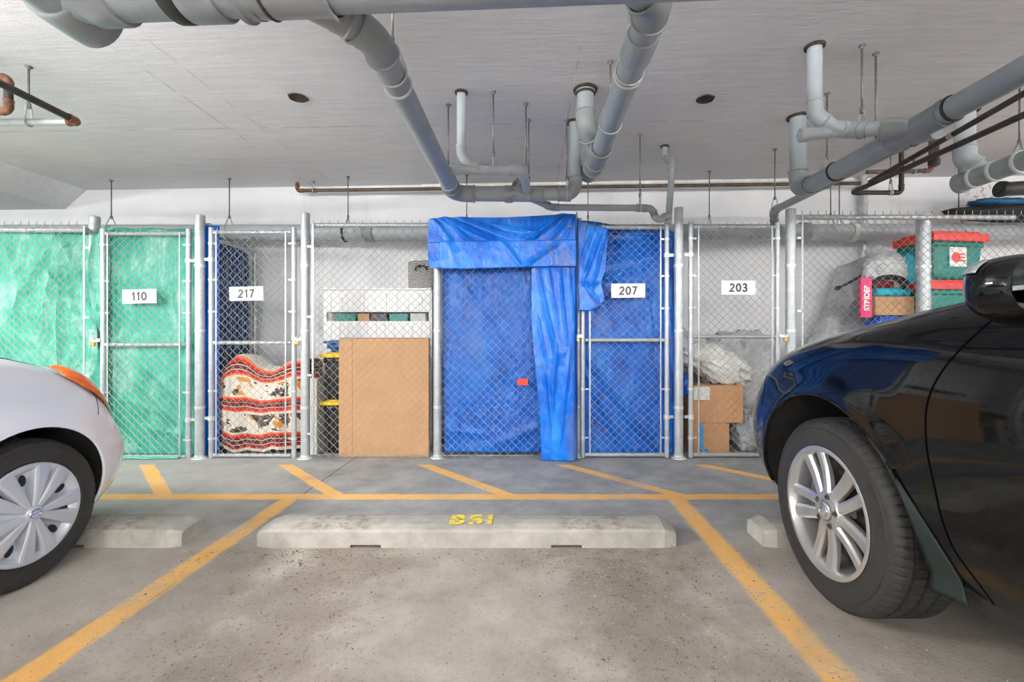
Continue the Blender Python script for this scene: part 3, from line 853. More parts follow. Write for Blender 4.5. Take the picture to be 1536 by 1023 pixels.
def f_flap(u, v):
    top = lerp(fz(327), fz(341), u); bot = lerp(fz(466), fz(452), u) + .04 * math.sin(u * PI) * -1
    xl = lerp(fx(868), fx(866), v); xr = lerp(fx(905), fx(911), v) - .03 * math.exp(-((v - .25) / .12) ** 2)
    x = lerp(xl, xr, u); z = lerp(bot, top, v)
    y = FY - .05 - creases(u, v, FLL) + wr(x, z, 31.0, .4)
    if v > .96: y += (v - .96) * 3
    return (x, y, z)
sheet('front_flap', M['tarp_fold'], None, None, 30, 60, f_flap, G7)
def f_edge(u, v):
    return (lerp(fx(1006), fx(1028), u), FY + .09 + .02 * math.sin(v * 7 + u * 3), lerp(.02, fz(343) , v))
sheet('loose_edge', M['tarp_fold'], None, None, 10, 50, f_edge, G7)
def f_top7(u, v):
    x = lerp(fx(868), fx(1012), u); 
    z = lerp(lerp(fz(346), fz(352), u), lerp(fz(325), fz(338), u ** .7) + .01 * math.sin(u * 11), v)
    return (x, FY + .06 + .012 * math.sin(u * 14) + .05 * v, z)
sheet('top_edge', M['tarp'], None, None, 40, 8, f_top7, G7)
eyelet(879, 336, FY - .075, G7); eyelet(906, 340, FY - .075, G7)

# partition tarp left of locker 217
LT = thing('tarpaulin', 'blue tarp with shade-darkened inner sheet on the partition between gates 110 and 217', 'tarp', TG, (-2.75, 4.1, 0))
def f_part(u, v):
    y = lerp(3.97, 4.57, u); z = lerp(.02, 1.97 - .12 * u, v)
    return (-2.825 + .012 * nz(y, z, 4, 5) + .008 * math.sin(y * 20), y, z)
sheet('inner_sheet', M['tarp_shaded'], None, None, 30, 60, f_part, LT)  # same blue tarp as its front edge, its shade painted as darker colour
def f_part2(u, v):
    z = lerp(.02, lerp(1.98, 1.99, u), v); x = lerp(fx(285) + .02 * math.sin(v * 5) - .02 * (1 - v), fx(320), u)
    return (x, FY + .075 - .025 * math.sin(u * PI) + .01 * nz(x * 2, z, 2, 4), z)
sheet('front_edge', M['tarp_fold'], None, None, 14, 60, f_part2, LT)

# green tarps
GG = 'green woven tarps of the left lockers'
GLL = [(0, 1, .42, .62, .05, .05), (0, 1, .2, .55, .04, .04), (0, 1, -.2, .5, .05, .045), (0, 1, -.55, .6, .05, .045), (0, 1, .02, .3, .05, .04), (-.6, .95, -.15, .45, .06, .03), (-.9, .8, -.3, .2, .08, .03), (.1, .5, .25, .1, .06, .02), (-1.5, .9, -.9, .4, .08, .03)]
def f_green_left(u, v):
    x = lerp(-6.5, fx(134), u); z = lerp(.02, lerp(fz(338), fz(346), u), v)
    px = CX + x * F / DF
    cu, cv = (px - 80) / 130, v
    fold_ = creases(cu, cv, GLL)
    d = abs((px - 80) / 60 - (1 - v) * 1.2); d2 = abs((px - 80) / 60 + (1 - v) * 1.3); d3 = abs((px - 80) / 60 - (1 - v) * .2)
    fold = (max(0, 1 - d * 3) ** 2 + max(0, 1 - d2 * 3) ** 2 + max(0, 1 - d3 * 3) ** 2) * .03 * min(1, (1 - v) * 3) * (.3 + .7 * v)
    y = FY + .055 - fold_ + wr(x, z, 41.0, .5) + .02 * math.sin(x * 5 + z)
    return (x, max(y, FY - .02), z)
sheet('tarpaulin', M['green'], 'green woven tarp behind the mesh above the white car', 'tarp', 130, 80, f_green_left, group=GG)
GR = thing('tarpaulin', 'green woven tarp behind gate 110 bunched at its left post', 'tarp', GG, (fx(215), FY + .05, 0))
GGL = [(.0, .9, .35, 1, .03, .03), (.05, .75, .4, .98, .02, .02), (.3, .42, .95, .22, .05, .025), (.2, .36, .9, .10, .05, .02), (.85, .55, .95, .3, .05, .02), (.1, .25, .7, .18, .03, .016), (.4, .12, .95, .08, .03, .018)]
def f_g110(u, v):
    x = lerp(fx(150), fx(290), u); z = lerp(.012, lerp(fz(337), fz(340), u) + .006 * math.sin(u * 17), v)
    y = FY + .06 - creases(u, v, GGL) + wr(x, z, 51.0, .6)
    if v > .97: y += (v - .97) * 1.5
    return (x, max(y, FY + .024), z)
sheet('gate_sheet', M['green'], None, None, 60, 110, f_g110, GR)
def f_bunch(u, v):
    # gathered cloth: wide at the top, pinched at latch height, loose again below
    w = smooth_tab([(0, 1.0), (.30, .95), (.42, .6), (.50, .30), (.58, .5), (.75, .95), (.9, 1.0), (1, .8)], v)
    xc = lerp(fx(158), fx(157), v); xw = (fx(160) - fx(132)) * w
    x = xc - xw * (1 - u); z = lerp(.06, lerp(fz(352), fz(336), u), v)
    y = FY + .030 - .022 * math.sin(u * 8 + v * 3) * (.4 + .6 * w) + .012 * nz(x * 3, z, 7, 5)
    return (x, y, z)
sheet('gathered_edge', M['green'], None, None, 36, 90, f_bunch, GR)
def f_hem(u, v):
    x = lerp(fx(180), fx(272), u)
    return (x, FY - .05 + .05 * v + .01 * math.sin(u * 9), .006 + .012 * math.sin(v * PI) + .004 * nz(x * 6, v, 1, 3))
sheet('floor_hem', M['green'], None, None, 30, 6, f_hem, GR)

# ------------------------------------------------------------------ pipes
def cyl_between(a, b, r, n=24):
    return MB().tube([a, b], r, n)

def bell(a, d, r, l, lip=.012):
    """a fitting socket: sleeve with a thicker rolled mouth, starting at a, running along d for l."""
    a = Vector(a); d = Vector(d).normalized()
    k = r * 1.06; q = r * 1.16
    return MB().lathe([(0, k), (l - lip, k), (l - lip * .7, q), (l - lip * .1, q), (l, r * 1.02)], a, d, 28)

def pipe(label, pts, r, mat='pvc', bend=None, fit='pvc_dark', couplings=(), caps=(), name='drain_pipe', cat='pipe', flange=None, group='grey drain pipes', fits=True):
    pts = [Vector(p) for p in pts]
    root = thing(name, label, cat, group, tuple(pts[0]))
    path, arcs = fillet(pts, bend or r * 1.8)
    part(MB().tube(path, r, 28 if r > .03 else 14), 'pipe', M[mat], root)
    if fits:
        for arc_, d1, d2 in arcs:
            a = arc_[0] + d1 * r * .5; b = arc_[-1] + d2 * r * .5
            part(MB().tube([a] + arc_ + [b], r * 1.1, 28), 'elbow', M[fit], root)
            for q, d in ((a, d1), (b, d2)):
                part(bell(q - d * .02, d, r * 1.06, .045), 'elbow_collar', M[fit], root)
    for c in couplings:
        i, f = c[0], c[1]; l = c[2] if len(c) > 2 else r * 1.5; m = c[3] if len(c) > 3 else fit
        a, b = pts[i], pts[i + 1]; d = (b - a).normalized(); p = a.lerp(b, f)
        part(MB().lathe([(-l/2, r), (-l/2, r * 1.12), (-l/2 + .006, r * 1.16), (l/2 - .006, r * 1.16), (l/2, r * 1.12), (l/2, r)], p, d, 28), 'coupling', M[m], root)
    for end in caps:
        p, d = (pts[0], pts[0] - pts[1]) if end == 0 else (pts[-1], pts[-1] - pts[-2])
        d.normalize()
        mb = MB().lathe([(-.03, r * 1.0), (-.03, r * 1.14), (.006, r * 1.14), (.012, r * 1.05), (.012, r * .55), (.022, r * .5), (.022, .0005)], p, d, 28)
        part(mb, 'cleanout_cap', M[fit], root)
    if flange is not None:
        p = pts[flange]
        part(MB().lathe([(0, r * 1.02), (-.012, r * 1.04), (-.016, r * 1.22), (-.010, r * 1.38), (.0, r * 1.42)], (p.x, p.y, ceil_z(p.x)), (0, 0, 1), 28), 'ceiling_collar', M['hole'], root)
    return root

def wye(root, p, d_main, d_br, r_main, r_br, l_main=.11, l_br=.12, mat='pvc_dark'):
    p = Vector(p); dm = Vector(d_main).normalized(); db = Vector(d_br).normalized()
    part(MB().tube([p - dm * l_main, p + dm * l_main], r_main * 1.1, 28), 'wye_fitting', M[mat], root)
    for s in (-1, 1): part(bell(p + dm * s * (l_main - .02), dm * s, r_main * 1.06, .05), 'wye_collar', M[mat], root)
    part(MB().tube([p, p + db * l_br], r_br * 1.1, 28), 'wye_branch', M[mat], root)
    part(bell(p + db * (l_br - .02), db, r_br * 1.06, .05), 'wye_collar', M[mat], root)

def stub_top(px, py):
    """point on the ceiling seen at this pixel."""
    D = 3.0
    for _ in range(12):
        x = fx(px, D); D = F * (ceil_z(x) - H) / (CY - py)
    return Vector((fx(px, D), D, ceil_z(fx(px, D))))

hang_n = 0
def hanger(label, x, y, z_pipe, r, along='y', loop=True, tri=False, top=None):
    """threaded rod from the slab to a clevis round a pipe."""
    zc = ceil_z(x)
    root = thing('pipe_hanger', label, 'pipe hanger', 'threaded rod pipe hangers', (x, y, zc))
    zt = z_pipe + r + (.075 if loop else .0)
    part(MB().tube([(x, y, zt), (x, y, zc)], .0055, 8), 'threaded_rod', M['rod'], root)
    part(MB().lathe([(0, .0), (0, .018), (-.006, .018), (-.012, .010), (-.02, .007)], (x, y, zc), (0, 0, 1), 12), 'anchor', M['rod'], root)
    if loop:
        ax = Vector((0, 1, 0)) if along == 'y' else Vector((1, 0, 0))
        sd = Vector((1, 0, 0)) if along == 'y' else Vector((0, 1, 0))
        c = Vector((x, y, z_pipe)); rr = r + .004
        pts = [c + sd * (rr * math.sin(a)) - Vector((0, 0, rr * math.cos(a))) for a in [lerp(-PI * .62, PI * .62, k / 20) for k in range(21)]]
        top_ = Vector((x, y, zt))
        if tri: pts = [top_ + sd * .004] + [p for p in pts if False] + [c + sd * rr * 1.02 + Vector((0, 0, -rr * .2))]; pts2 = [top_ - sd * .004, c - sd * rr * 1.02 + Vector((0, 0, -rr * .2))]
        mb = MB()
        if tri:
            for q in (pts, pts2): mb.tube(q, .006, 8)
        else:
            mb.tube([top_ - sd * .012] + pts + [top_ + sd * .012], .0045, 8)
        part(mb, 'clevis', M['galv'], root)
        part(MB().tube([top_ - Vector((0, 0, .014)), top_ + Vector((0, 0, .014))], .011, 6, smooth=False), 'nut', M['rod'], root)
    return root

# heavy overhead collector, crossing close to the lens
c0, c1 = Vector((-1.50, 1.475, 2.14)), Vector((1.99, 1.265, 2.125))
R_ = pipe('large grey collector pipe crossing the ceiling nearest the lens', [c0, c1], .084, couplings=[(0, .037, .10), (0, .108, .05, 'rubber'), (0, .133, .12), (0, .193, .012, 'rubber')], group=None)
dm = (c1 - c0).normalized()
wye(R_, c0 + dm * .735, dm, Vector((.72, .69, -.05)), .084, .058, .12, .17)
RY = pipe('short capped grey pipe at the top left ceiling corner', [(-1.52, 1.59, 2.14), (-1.53, -1.2, 2.16), (-1.53, -1.2, ceil_z(-1.53) + .03)], .088, couplings=[(0, .03, .13), (0, .01, .012, 'rubber')], caps=(0,), group=None)
# left run back to the fence
L0 = c0 + dm * .735 + Vector((.72, .69, -.05)).normalized() * .16
pL = [L0, Vector((-.565, 1.66, 2.11)), Vector((-.56, 3.36, 2.085)), Vector((.0, 3.36, 2.08))]
RL = pipe('grey drain pipe running back from the collector to the blue tarp, left one', pL, .054, couplings=[(1, .17, .012, 'clear'), (2, .72, .06)], group=None, bend=.10)
wye(RL, Vector((-.02, 3.36, 2.08)), (1, 0, 0), (-.30, -.35, .25), .046, .04, .09, .10)
# right run
pR = [Vector((.20, 1.42, 2.22)), Vector((.47, 1.70, 2.285)), Vector((.472, 3.30, 2.275)), Vector((.44, 3.46, 2.27))]
RR = pipe('grey drain pipe running back from the collector, right one', pR, .061, couplings=[(1, .16, .16, 'pvc'), (1, .30, .012, 'clear'), (1, .86, .07)], caps=(1,), group=None, bend=.10)
s2 = stub_top(878, 134)
wye(RR, Vector((.47, 3.12, 2.275)), (0, 1, 0), (-.45, -.35, .55), .061, .055, .10, .12)
pipe('thick grey drop pipe from the slab into the right drain run', [s2 + Vector((0, 0, .03)), Vector((s2.x, s2.y, 2.40)), Vector((.45, 3.10, 2.29))], .056, couplings=[(0, .23, .012, 'rubber'), (0, .10, .05)], flange=0, bend=.08)
# far cross pipe and drop S3
s3 = stub_top(862, 183)
pipe('grey drop pipe turning left above the blue tarp header', [s3 + Vector((0, 0, .03)), Vector((s3.x, 3.36, 2.08)), Vector((-.02, 3.36, 2.08))], .045, flange=0, couplings=[(1, .16, .05)], bend=.08)
s1 = stub_top(692, 138)
pipe('thin grey drop pipe turning right before the blue tarp header', [s1 + Vector((0, 0, .03)), Vector((s1.x, s1.y, 2.215)), Vector((s1.x + .06, s1.y, 2.135)), Vector((s1.x + .14, s1.y, 2.118)), Vector((-.05, s1.y, 2.113)), Vector((-.02, 3.30, 2.09))], .030, 'pvc_light', flange=0, fit='pvc_light', couplings=[(3, .35, .03)], bend=.05)
R1c = pipe('small capped pipe end left of the thin grey drop pipe', [(-.50, s1.y, 2.118), (s1.x + .16, s1.y, 2.118)], .031, 'pvc_light', fit='pvc_light', caps=(0,))
s4 = stub_top(997, 219)
trap = [Vector((.0, 3.38, 2.06)), P(828, 311, 3.55), P(962, 312, 3.62), P(978, 313, 3.64), P(985, 332, 3.66), P(1003, 322, 3.70)]
pipe('thin grey pipe ending in a P-trap at the top of gate 207', trap, .026, 'pvc', bend=.05, couplings=[(2, .2, .03)])
zb = fz(336, 3.74)
pipe('thin grey drop pipe meeting the P-trap beside post of gate 207', [s4 + Vector((0, 0, .03)), Vector((s4.x, s4.y, ceil_z(1) - .10)), Vector((s4.x + .03, 3.74, ceil_z(1) - .18)), Vector((fx(1002, 3.74), 3.74, zb))], .026, 'pvc', flange=0, bend=.04, couplings=[(2, .94, .05)])
# right hand group
r2 = stub_top(1197, 175)
pB = [r2 + Vector((0, 0, .03)), Vector((r2.x, r2.y, 2.105)), Vector((2.0, -1.2, 2.10)), Vector((2.0, -1.2, ceil_z(2) + .03))]
RB = pipe('thick grey drain pipe running from a drop pipe toward the black car roof', pB, .056, flange=0, bend=.10, couplings=[(1, .09, .012, 'rubber'), (1, .27, .012, 'rubber')], group=None)
r1 = stub_top(1222, 69)
xb, yb_ = r1.x, r1.y
wye(RB, Vector((1.995, 2.34, 2.105)), (0, 1, 0), (-.6, .5, .12), .056, .042, .13, .13)
pipe('grey drop pipe joining the thick right drain through a level branch', [r1 + Vector((0, 0, .03)), Vector((xb, yb_, 2.275)), Vector((xb + .10, yb_, 2.195)), Vector((xb + .2, yb_ - .0, 2.185)), Vector((1.80, yb_ - .02, 2.175)), Vector((1.96, 2.36, 2.12))], .038, 'pvc_light', flange=0, fit='pvc_light', bend=.06, couplings=[(3, .5, .012, 'clear'), (3, .16, .08)])
pipe('capped stub left of the level branch on the right', [(xb - .06, yb_ + .02, 2.165), (xb + .17, yb_, 2.185)], .034, 'pvc_light', fit='pvc_light', caps=(0,))
pipe('slim grey pipe below the thick right drain down to the locker wall', [Vector((2.06, 2.30, 2.06)), Vector((2.13, 2.55, 2.125)), Vector((2.13, 3.98, 2.13)), Vector((2.20, 4.10, 2.05)), Vector((2.45, 4.40, 2.05))], .030, 'pvc', bend=.05, couplings=[(1, .5, .03)])
r3 = stub_top(1447, 167)
pipe('thick grey drop pipe at the far right turning toward a capped drain', [r3 + Vector((0, 0, .03)), Vector((r3.x, r3.y, 2.33)), Vector((r3.x + .10, r3.y - .05, 2.20))], .062, 'pvc_light', fit='pvc_light', flange=0, bend=.08)
pipe('capped grey drain pipe at the far right edge', [Vector((3.21, 3.40, 2.175)), Vector((3.26, -.8, 2.16)), Vector((3.26, -.8, ceil_z(3.2) + .03))], .066, caps=(0,), couplings=[(0, .028, .02, 'clear'), (0, .062, .02, 'clear'), (0, .10, .02, 'clear')])
pipe('thick black pipe end at the far right above the lockers', [P(1500, 284, 4.1), P(1500, 284, 4.1) + Vector((1.9, -.15, .06))], .062, 'blackpipe', fit='black_trim', caps=(0,), group=None)
# long drain behind the fence, with its joints
BP = [Vector((-7.9, 4.47, 2.045)), Vector((7.9, 4.47, 2.06))]
pipe('long grey drain pipe along the wall behind the fence tops', BP, .080, 'pvc_light', couplings=[(0, .385, .02, 'rubber'), (0, .40, .10, 'pvc_dark'), (0, .67, .10, 'pvc_dark'), (0, .70, .05, 'clear'), (0, .30, .05)], group=None)
# iron water pipes near the ceiling
z1 = 2.575
pipe('rusty iron pipe along the top of the back wall', [P(446, 274, 4.60) , P(446, 286, 4.60), P(1290, 275, 4.60)], .018, 'brownpipe', fit='rust', bend=.03, couplings=[(1, .03, .05, 'rust')], name='water_pipe', group='iron water pipes')
pipe('white painted pipe tucked under the slab along the back wall', [Vector((-1.1, 4.66, ceil_z(-1.1) - .04)), Vector((3.3, 4.66, ceil_z(3.3) - .04))], .020, 'lamp_white', fits=False, name='water_pipe', group='iron water pipes')
pipe('upper of the two black iron pipes slanting up at the right', [P(1305, 273, 3.9), Vector((2.91, 1.4, 2.577))], .019, 'blackpipe', fits=False, name='water_pipe', group='iron water pipes', couplings=[(0, .3, .04)])
pe = P(1352, 289, 3.9)
pipe('lower black iron pipe with an elbow and riser above gate 203', [Vector((2.758, .6, ceil_z(2.7))), Vector((2.758, .6, 2.275)), P(1278, 289, 3.9), pe, Vector((pe.x, 3.9, ceil_z(pe.x)))], .019, 'blackpipe', bend=.035, fit='blackpipe', name='water_pipe', group='iron water pipes', couplings=[(2, .78, .03, 'galv')])
pipe('horizontal iron pipe joining the risers at the far right', [P(1300, 258, 4.15), P(1396, 256, 4.15), P(1402, 195, 4.15) + Vector((0, 0, .12))], .018, 'brownpipe', bend=.03, fit='rust', name='water_pipe', group='iron water pipes')
pipe('dark capped riser hanging under the slab at the far right', [Vector((fx(1401, 3.6), 3.6, ceil_z(3.2))), P(1401, 246, 3.6)], .034, 'brownpipe', fit='blackpipe', caps=(1,), group=None, name='riser_pipe')
vp = Vector((fx(1295, 4.69), 4.69, 0))
pipe('jointed cast iron riser against the wall above the wrapped bundle', [(vp.x, 4.69, ceil_z(vp.x)), (vp.x, 4.69, 0.0)], .036, 'galv', fit='greybox', fits=False, couplings=[(0, .1, .05), (0, .2, .04), (0, .38, .06)], group=None, name='riser_pipe')
# left iron pipes
e = Vector((-2.60, 2.62, 2.265))
pipe('galvanised iron pipe running level at the left edge', [Vector((-7.5, 2.62, 2.25)), e - Vector((.02, 0, 0))], .019, 'galv', fits=False, name='water_pipe', group='iron water pipes')
pipe('black iron pipe with a rusty elbow slanting forward at the left', [e - Vector((.045, 0, 0)), e, Vector((-2.60, .5, 2.31)), Vector((-2.60, .5, ceil_z(-2.6)))], .019, 'blackpipe', bend=.03, fit='rust', name='water_pipe', group='iron water pipes')
q = Vector((-2.84, 2.48, 2.44))
pipe('short iron riser with two rusty elbows at the left', [q + Vector((-3.0, 0, .02)), q, q - Vector((0, 0, .185)), q + Vector((-1.9, -.3, -.16))], .019, 'blackpipe', bend=.03, fit='rust', name='water_pipe', group='iron water pipes')

# hangers
for lab, x, y, z, r, al, tri in [
    ('rod hanger with loop on the left drain run near the collector', -.562, 1.86, 2.108, .054, 'y', False),
    ('rod hanger on the left drain run near the blue tarp', -.56, 3.12, 2.088, .054, 'y', False),
    ('rod hanger on the thin branch left of the blue tarp header', fx(740, s1.y), s1.y, 2.115, .030, 'x', False),
    ('rod hanger over the elbow of the thin branch', fx(789, 3.12), 3.12, 2.10, .030, 'x', False),
    ('rod hanger beside the thin branch elbow, farther one', fx(793, 3.36), 3.36, 2.08, .046, 'x', False),
    ('rod hanger on the right drain run behind its drop pipe', .47, 2.66, 2.279, .061, 'y', False),
    ('rod hanger on the right drain run close to the lens', .47, 2.15, 2.282, .061, 'y', False),
    ('rod hanger between the two drop pipes above gate 207', fx(850, 3.36), 3.36, 2.08, .045, 'x', False),
    ('rod hanger on the thin pipe before the P-trap', fx(960, 3.62), 3.62, fz(312, 3.62), .026, 'x', False),
    ('rod hanger on the thick right drain near its drop pipe', 1.99, 3.05, 2.104, .056, 'y', True),
    ('rod hanger with clamp on the level branch at the right', fx(1293, yb_), yb_, 2.18, .038, 'x', False),
    ('rod hanger over the wye of the thick right drain', 1.99, 2.62, 2.104, .056, 'y', False),
    ('rod hanger at the far end of the slim right pipe', 2.13, 3.96, 2.13, .030, 'y', False),
    ('rod hanger on the capped drain at the far right', 3.225, 3.0, 2.17, .066, 'y', True),
    ('rod hanger on the long drain behind the green tarp', fx(167, 4.47), 4.47, 2.047, .080, 'x', False),
    ('rod hanger on the long drain above gate 217', fx(344, 4.47), 4.47, 2.05, .080, 'x', False),
    ('rod hanger on the long drain above the cardboard sheet', fx(522, 4.47), 4.47, 2.05, .080, 'x', True),
    ('rod hanger on the long drain left of the blue tarp header', fx(700, 4.47), 4.47, 2.052, .080, 'x', False),
    ('rod hanger on the long drain behind the blue tarp header', fx(882, 4.47), 4.47, 2.052, .080, 'x', True),
    ('rod hanger on the long drain above gate 203', fx(1064, 4.47), 4.47, 2.055, .080, 'x', True),
    ('rod hanger on the long drain right of gate 203', fx(1246, 4.42), 4.42, 2.055, .080, 'x', True),
    ('second rod hanger close beside it right of gate 203', fx(1259, 4.5), 4.5, 2.055, .080, 'x', True),
    ('rod hanger on the long drain below the capped far right drain', fx(1438, 4.47), 4.47, 2.058, .080, 'x', True),
    ('rod hanger on the galvanised iron pipe at the left', fx(43, 2.62), 2.62, 2.264, .019, 'x', False),
    ('rod hanger on the rusty iron pipe along the back wall', fx(470, 4.60), 4.60, fz(286, 4.6), .018, 'x', False),
    ('rod hanger on the short capped pipe at the top left corner', -1.525, .9, 2.15, .088, 'y', False),
    ('rod hanger on the lower black iron pipe', fx(1336, 3.9), 3.9, fz(289, 3.9), .019, 'x', False),
    ('rod hanger on the iron pipe joining the far right risers', fx(1371, 4.15), 4.15, fz(257, 4.15), .018, 'x', False),
]:
    hanger(lab, x, y, z, r, al, 'over the wye' not in lab, tri)

# rusty recesses left in the slab
for px, py, w, lab in ((447, 146, .055, 'rusty recess in the slab between the left pipes'), (1058, 148, .055, 'rusty recess in the slab right of the right drain run')):
    p = stub_top(px, py)
    mb = MB().lathe([(-.004, w * 1.1), (-.008, w), (-.002, w * .8), (-.0015, w * .4), (-.001, .0005)], (p.x, p.y, p.z), (0, 0, 1), 22, rfun=lambda i, k, r: r * (1 + .18 * noise.noise(Vector((i * .5, k, px)))))
    tag(mb.build('ceiling_recess', M['hole'], None), lab, 'ceiling recess', 'rusty recesses in the slab')

# ------------------------------------------------------------------ parking blocks
def curb(xc, label, text=None):
    L, y0 = 2.06, 2.22
    root = thing('parking_block', label, 'parking block', 'concrete parking blocks', (xc, y0, 0))
    sec = [(0, 0), (0, .076), (.004, .082), (.012, .088), (.05, .097), (.10, .100), (.15, .098), (.19, .088), (.198, .080), (.20, 0)]
    mb = MB(); st = []
    xs = sorted([-L/2, -L/2 + .004] + [lerp(-L/2 + .06, L/2 - .06, k / 40) for k in range(41)] + [L/2 - .004, L/2] + [sg * (.49 + e_) for sg in (-1, 1) for e_ in (-.0751, -.0749, .0749, .0751)])
    for i, x in enumerate(xs):
        e = min(i, len(xs) - 1 - i)
        k = (.78, .81, 1)[min(e, 2)]
        row = []
        for y, z in sec:
            yy = .10 + (y - .10) * (.84 if e < 2 else 1)
            zz = z * k if z > .02 else z
            ch = .0016 * noise.noise(Vector((x * 9 + xc, y * 40, z * 40))) if z > .05 else 0
            # slots under the front edge
            if z == 0 and abs(abs(x + .0) - .49) < .075: zz = .014
            row.append(mb.vert((x, yy + ch * .5, zz + ch)))
        st.append(row)
    for a, b in zip(st, st[1:]):
        for k in range(len(sec)):
            l = (k + 1) % len(sec)
            mb.face([a[k], a[l], b[l], b[k]])
    mb.face(st[0][::-1]); mb.face(st[-1])
    mb.build('block', M['curb'], root, origin=(0,0,0), bevel=.004)
    if text:
        M_ = Matrix.Translation((.022, .040, .1005)) @ Matrix.Diagonal((1.0, 1.0, 1, 1))
        word(MB(), text, 0, .112, .016, M_, .0012, .024).build('stencil', M['yellow_paint'], root, origin=(0,0,0))['label'] = 'yellow stencil reading B51'
    return root
curb(-.312, 'concrete parking block with yellow stencil at the empty bay', 'B5I')
curb(-2.74, 'concrete parking block behind the white car wheel')
curb(2.175, 'concrete parking block beside the black car wheel')

# ------------------------------------------------------------------ grit on the floor
gb = MB()
rg = random.Random(3)
def grit(x, y, s):
    b = len(gb.v)
    for dx, dy, dz in ((1,0,.1),(-.4,.8,.05),(-.5,-.8,.1),(.1,.05,.9),(0,0,-.3)):
        gb.v.append((x + s * (dx + rg.uniform(-.4,.4)), y + s * (dy + rg.uniform(-.4,.4)), max(0.0, s * (dz + rg.uniform(-.1,.2)))))
    for q in ((0,1,3),(1,2,3),(2,0,3),(0,2,4),(1,0,4),(2,1,4)): gb.face([b+i for i in q])
for _ in range(9000):
    k = rg.random()
    if k < .62: x = rg.gauss(rg.choice((-.9, .42, .5)), .2); y = rg.uniform(1.0, 2.21)
    elif k < .78: x = rg.gauss(rg.choice((-1.15, .25)), .25); y = 2.2 - abs(rg.gauss(0, .10))
    else: x = rg.uniform(-2.4, 2.2); y = rg.uniform(.95, 2.2)
    if abs(x + 1.95) < .28 and y > 1.6: continue
    grit(x, y, rg.choice((.0014, .0018, .0022, .003, .0042)) * (1.3 if y > 1.8 else 1))
tag(gb.build('gravel', M['grit'], None, origin=(0, 1.6, 0)), 'loose grit scattered over the empty parking bay floor', 'grit', None, 'stuff')

# ------------------------------------------------------------------ things stored in the lockers
def blob(mb, c, r, nu=40, nv=24, amp=.12, sc=2.5, seed=0.0, power=1.0, M_=None, flat=True):
    """a lumpy closed form; power < 1 makes it boxier."""
    c = Vector(c); b = len(mb.v)
    def sp(v): return math.copysign(abs(v) ** power, v)
    for j in range(nv + 1):
        ph = -PI/2 + PI * j / nv
        for i in range(nu):
            th = 2 * PI * i / nu
            p = Vector((sp(math.cos(ph)) * sp(math.cos(th)), sp(math.cos(ph)) * sp(math.sin(th)), sp(math.sin(ph))))
            n_ = noise.noise(p * sc + Vector((seed, seed * 1.3, 0))) + .5 * noise.noise(p * sc * 2.3 + Vector((seed, 0, seed)))
            fold = (ridge(noise.noise(p * sc * 1.6 + Vector((0, seed, seed)))) ** 5) * .6
            p = p * (1 + amp * (n_ + fold - .3))
            p = Vector((p.x * r[0], p.y * r[1], p.z * r[2]))
            if M_: p = M_ @ p
            p = c + p
            if flat: p.z = max(p.z, .004)
            mb.v.append(tuple(p))
    for j in range(nv):
        for i in range(nu):
            k = (i + 1) % nu
            mb.face([b + j*nu + i, b + j*nu + k, b + (j+1)*nu + k, b + (j+1)*nu + i], True)
    return mb

def carton(name, label, lo, hi, mat, tape=True, cat='cardboard box', group=None, rz=0.0):
    c = ((lo[0]+hi[0])/2, (lo[1]+hi[1])/2, lo[2])
    root = thing(name, label, cat, group, c, rz)
    w, d, h = hi[0]-lo[0], hi[1]-lo[1], hi[2]-lo[2]
    MB().box((-w/2, -d/2, 0), (w/2, d/2, h - .004)).build('body', M[mat], root, origin=(0,0,0), bevel=.004)
    for s in (-1, 1):
        fb = MB().box((-w/2, min(0, s*d/2) + .001, h - .004), (w/2, max(0, s*d/2) - .001, h))
        fb.build('flap', M[mat], root, origin=(0,0,0), bevel=.001)
    if tape:
        MB().box((-w/2 - .0008, -.025, h), (w/2 + .0008, .025, h + .0008)).build('packing_tape', M['tape'], root, origin=(0,0,0))
    return root, w, d, h

# tall flattened carton right behind the mesh
y0 = 3.90
t = thing('cardboard_sheet', 'tall flattened cardboard carton standing behind the mesh', 'cardboard', None, ((fx(508, y0)+fx(643, y0))/2, y0, 0))
xa, xb2, zt = fx(508, y0), fx(643, y0), fz(507, y0)
part(MB().box((xa, y0, 0), (xb2, y0 + .055, zt)), 'carton', M['cardboard'], t, bevel=.004)
part(MB().box((xa + .115, y0 - .0008, .01), (xa + .118, y0, zt - .005)), 'crease', M['cardedge'], t)
part(MB().box((xa + .02, y0 - .001, zt - .004), (xb2 - .01, y0 + .05, zt + .0015)), 'open_edge', M['cardedge'], t)

# white rack with a slot of small things behind it
t = thing('storage_rack', 'white slatted rack with a narrow open slot behind the cardboard sheet', 'rack', None, (-1.48, 4.5, 0))
rx0, rx1, ry0, ry1 = -2.02, -.95, 4.40, 4.68
zA, zB, zC, zD = fz(432, ry0), fz(468, ry0), fz(480, ry0), .62
for a, b2, nm in ((zB, zA - .02, 'upper_drawer'), (zD, zC - .01, 'lower_drawer')):
    part(MB().box((rx0 + .02, ry0 + .012, a), (rx1 - .01, ry1, b2)), nm, M['white_plastic'], t, bevel=.004)
    sl = MB(); n_ = 10 if nm == 'upper_drawer' else 12
    for k in range(n_):
        x = lerp(rx0 + .06, rx1 - .05, k / (n_ - 1))
        hh = b2 - .015 - (.05 if nm == 'upper_drawer' and k % 3 == 1 else 0)
        sl.box((x - .036, ry0 + .002, a + .012), (x + .036, ry0 + .014, hh))
    part(sl, 'slatted_front', M['white_plastic'], t, bevel=.003)
part(MB().box((rx0, ry0 - .01, zA - .02), (rx1, ry1 + .01, zA)), 'top_board', M['white_plastic'], t, bevel=.004)
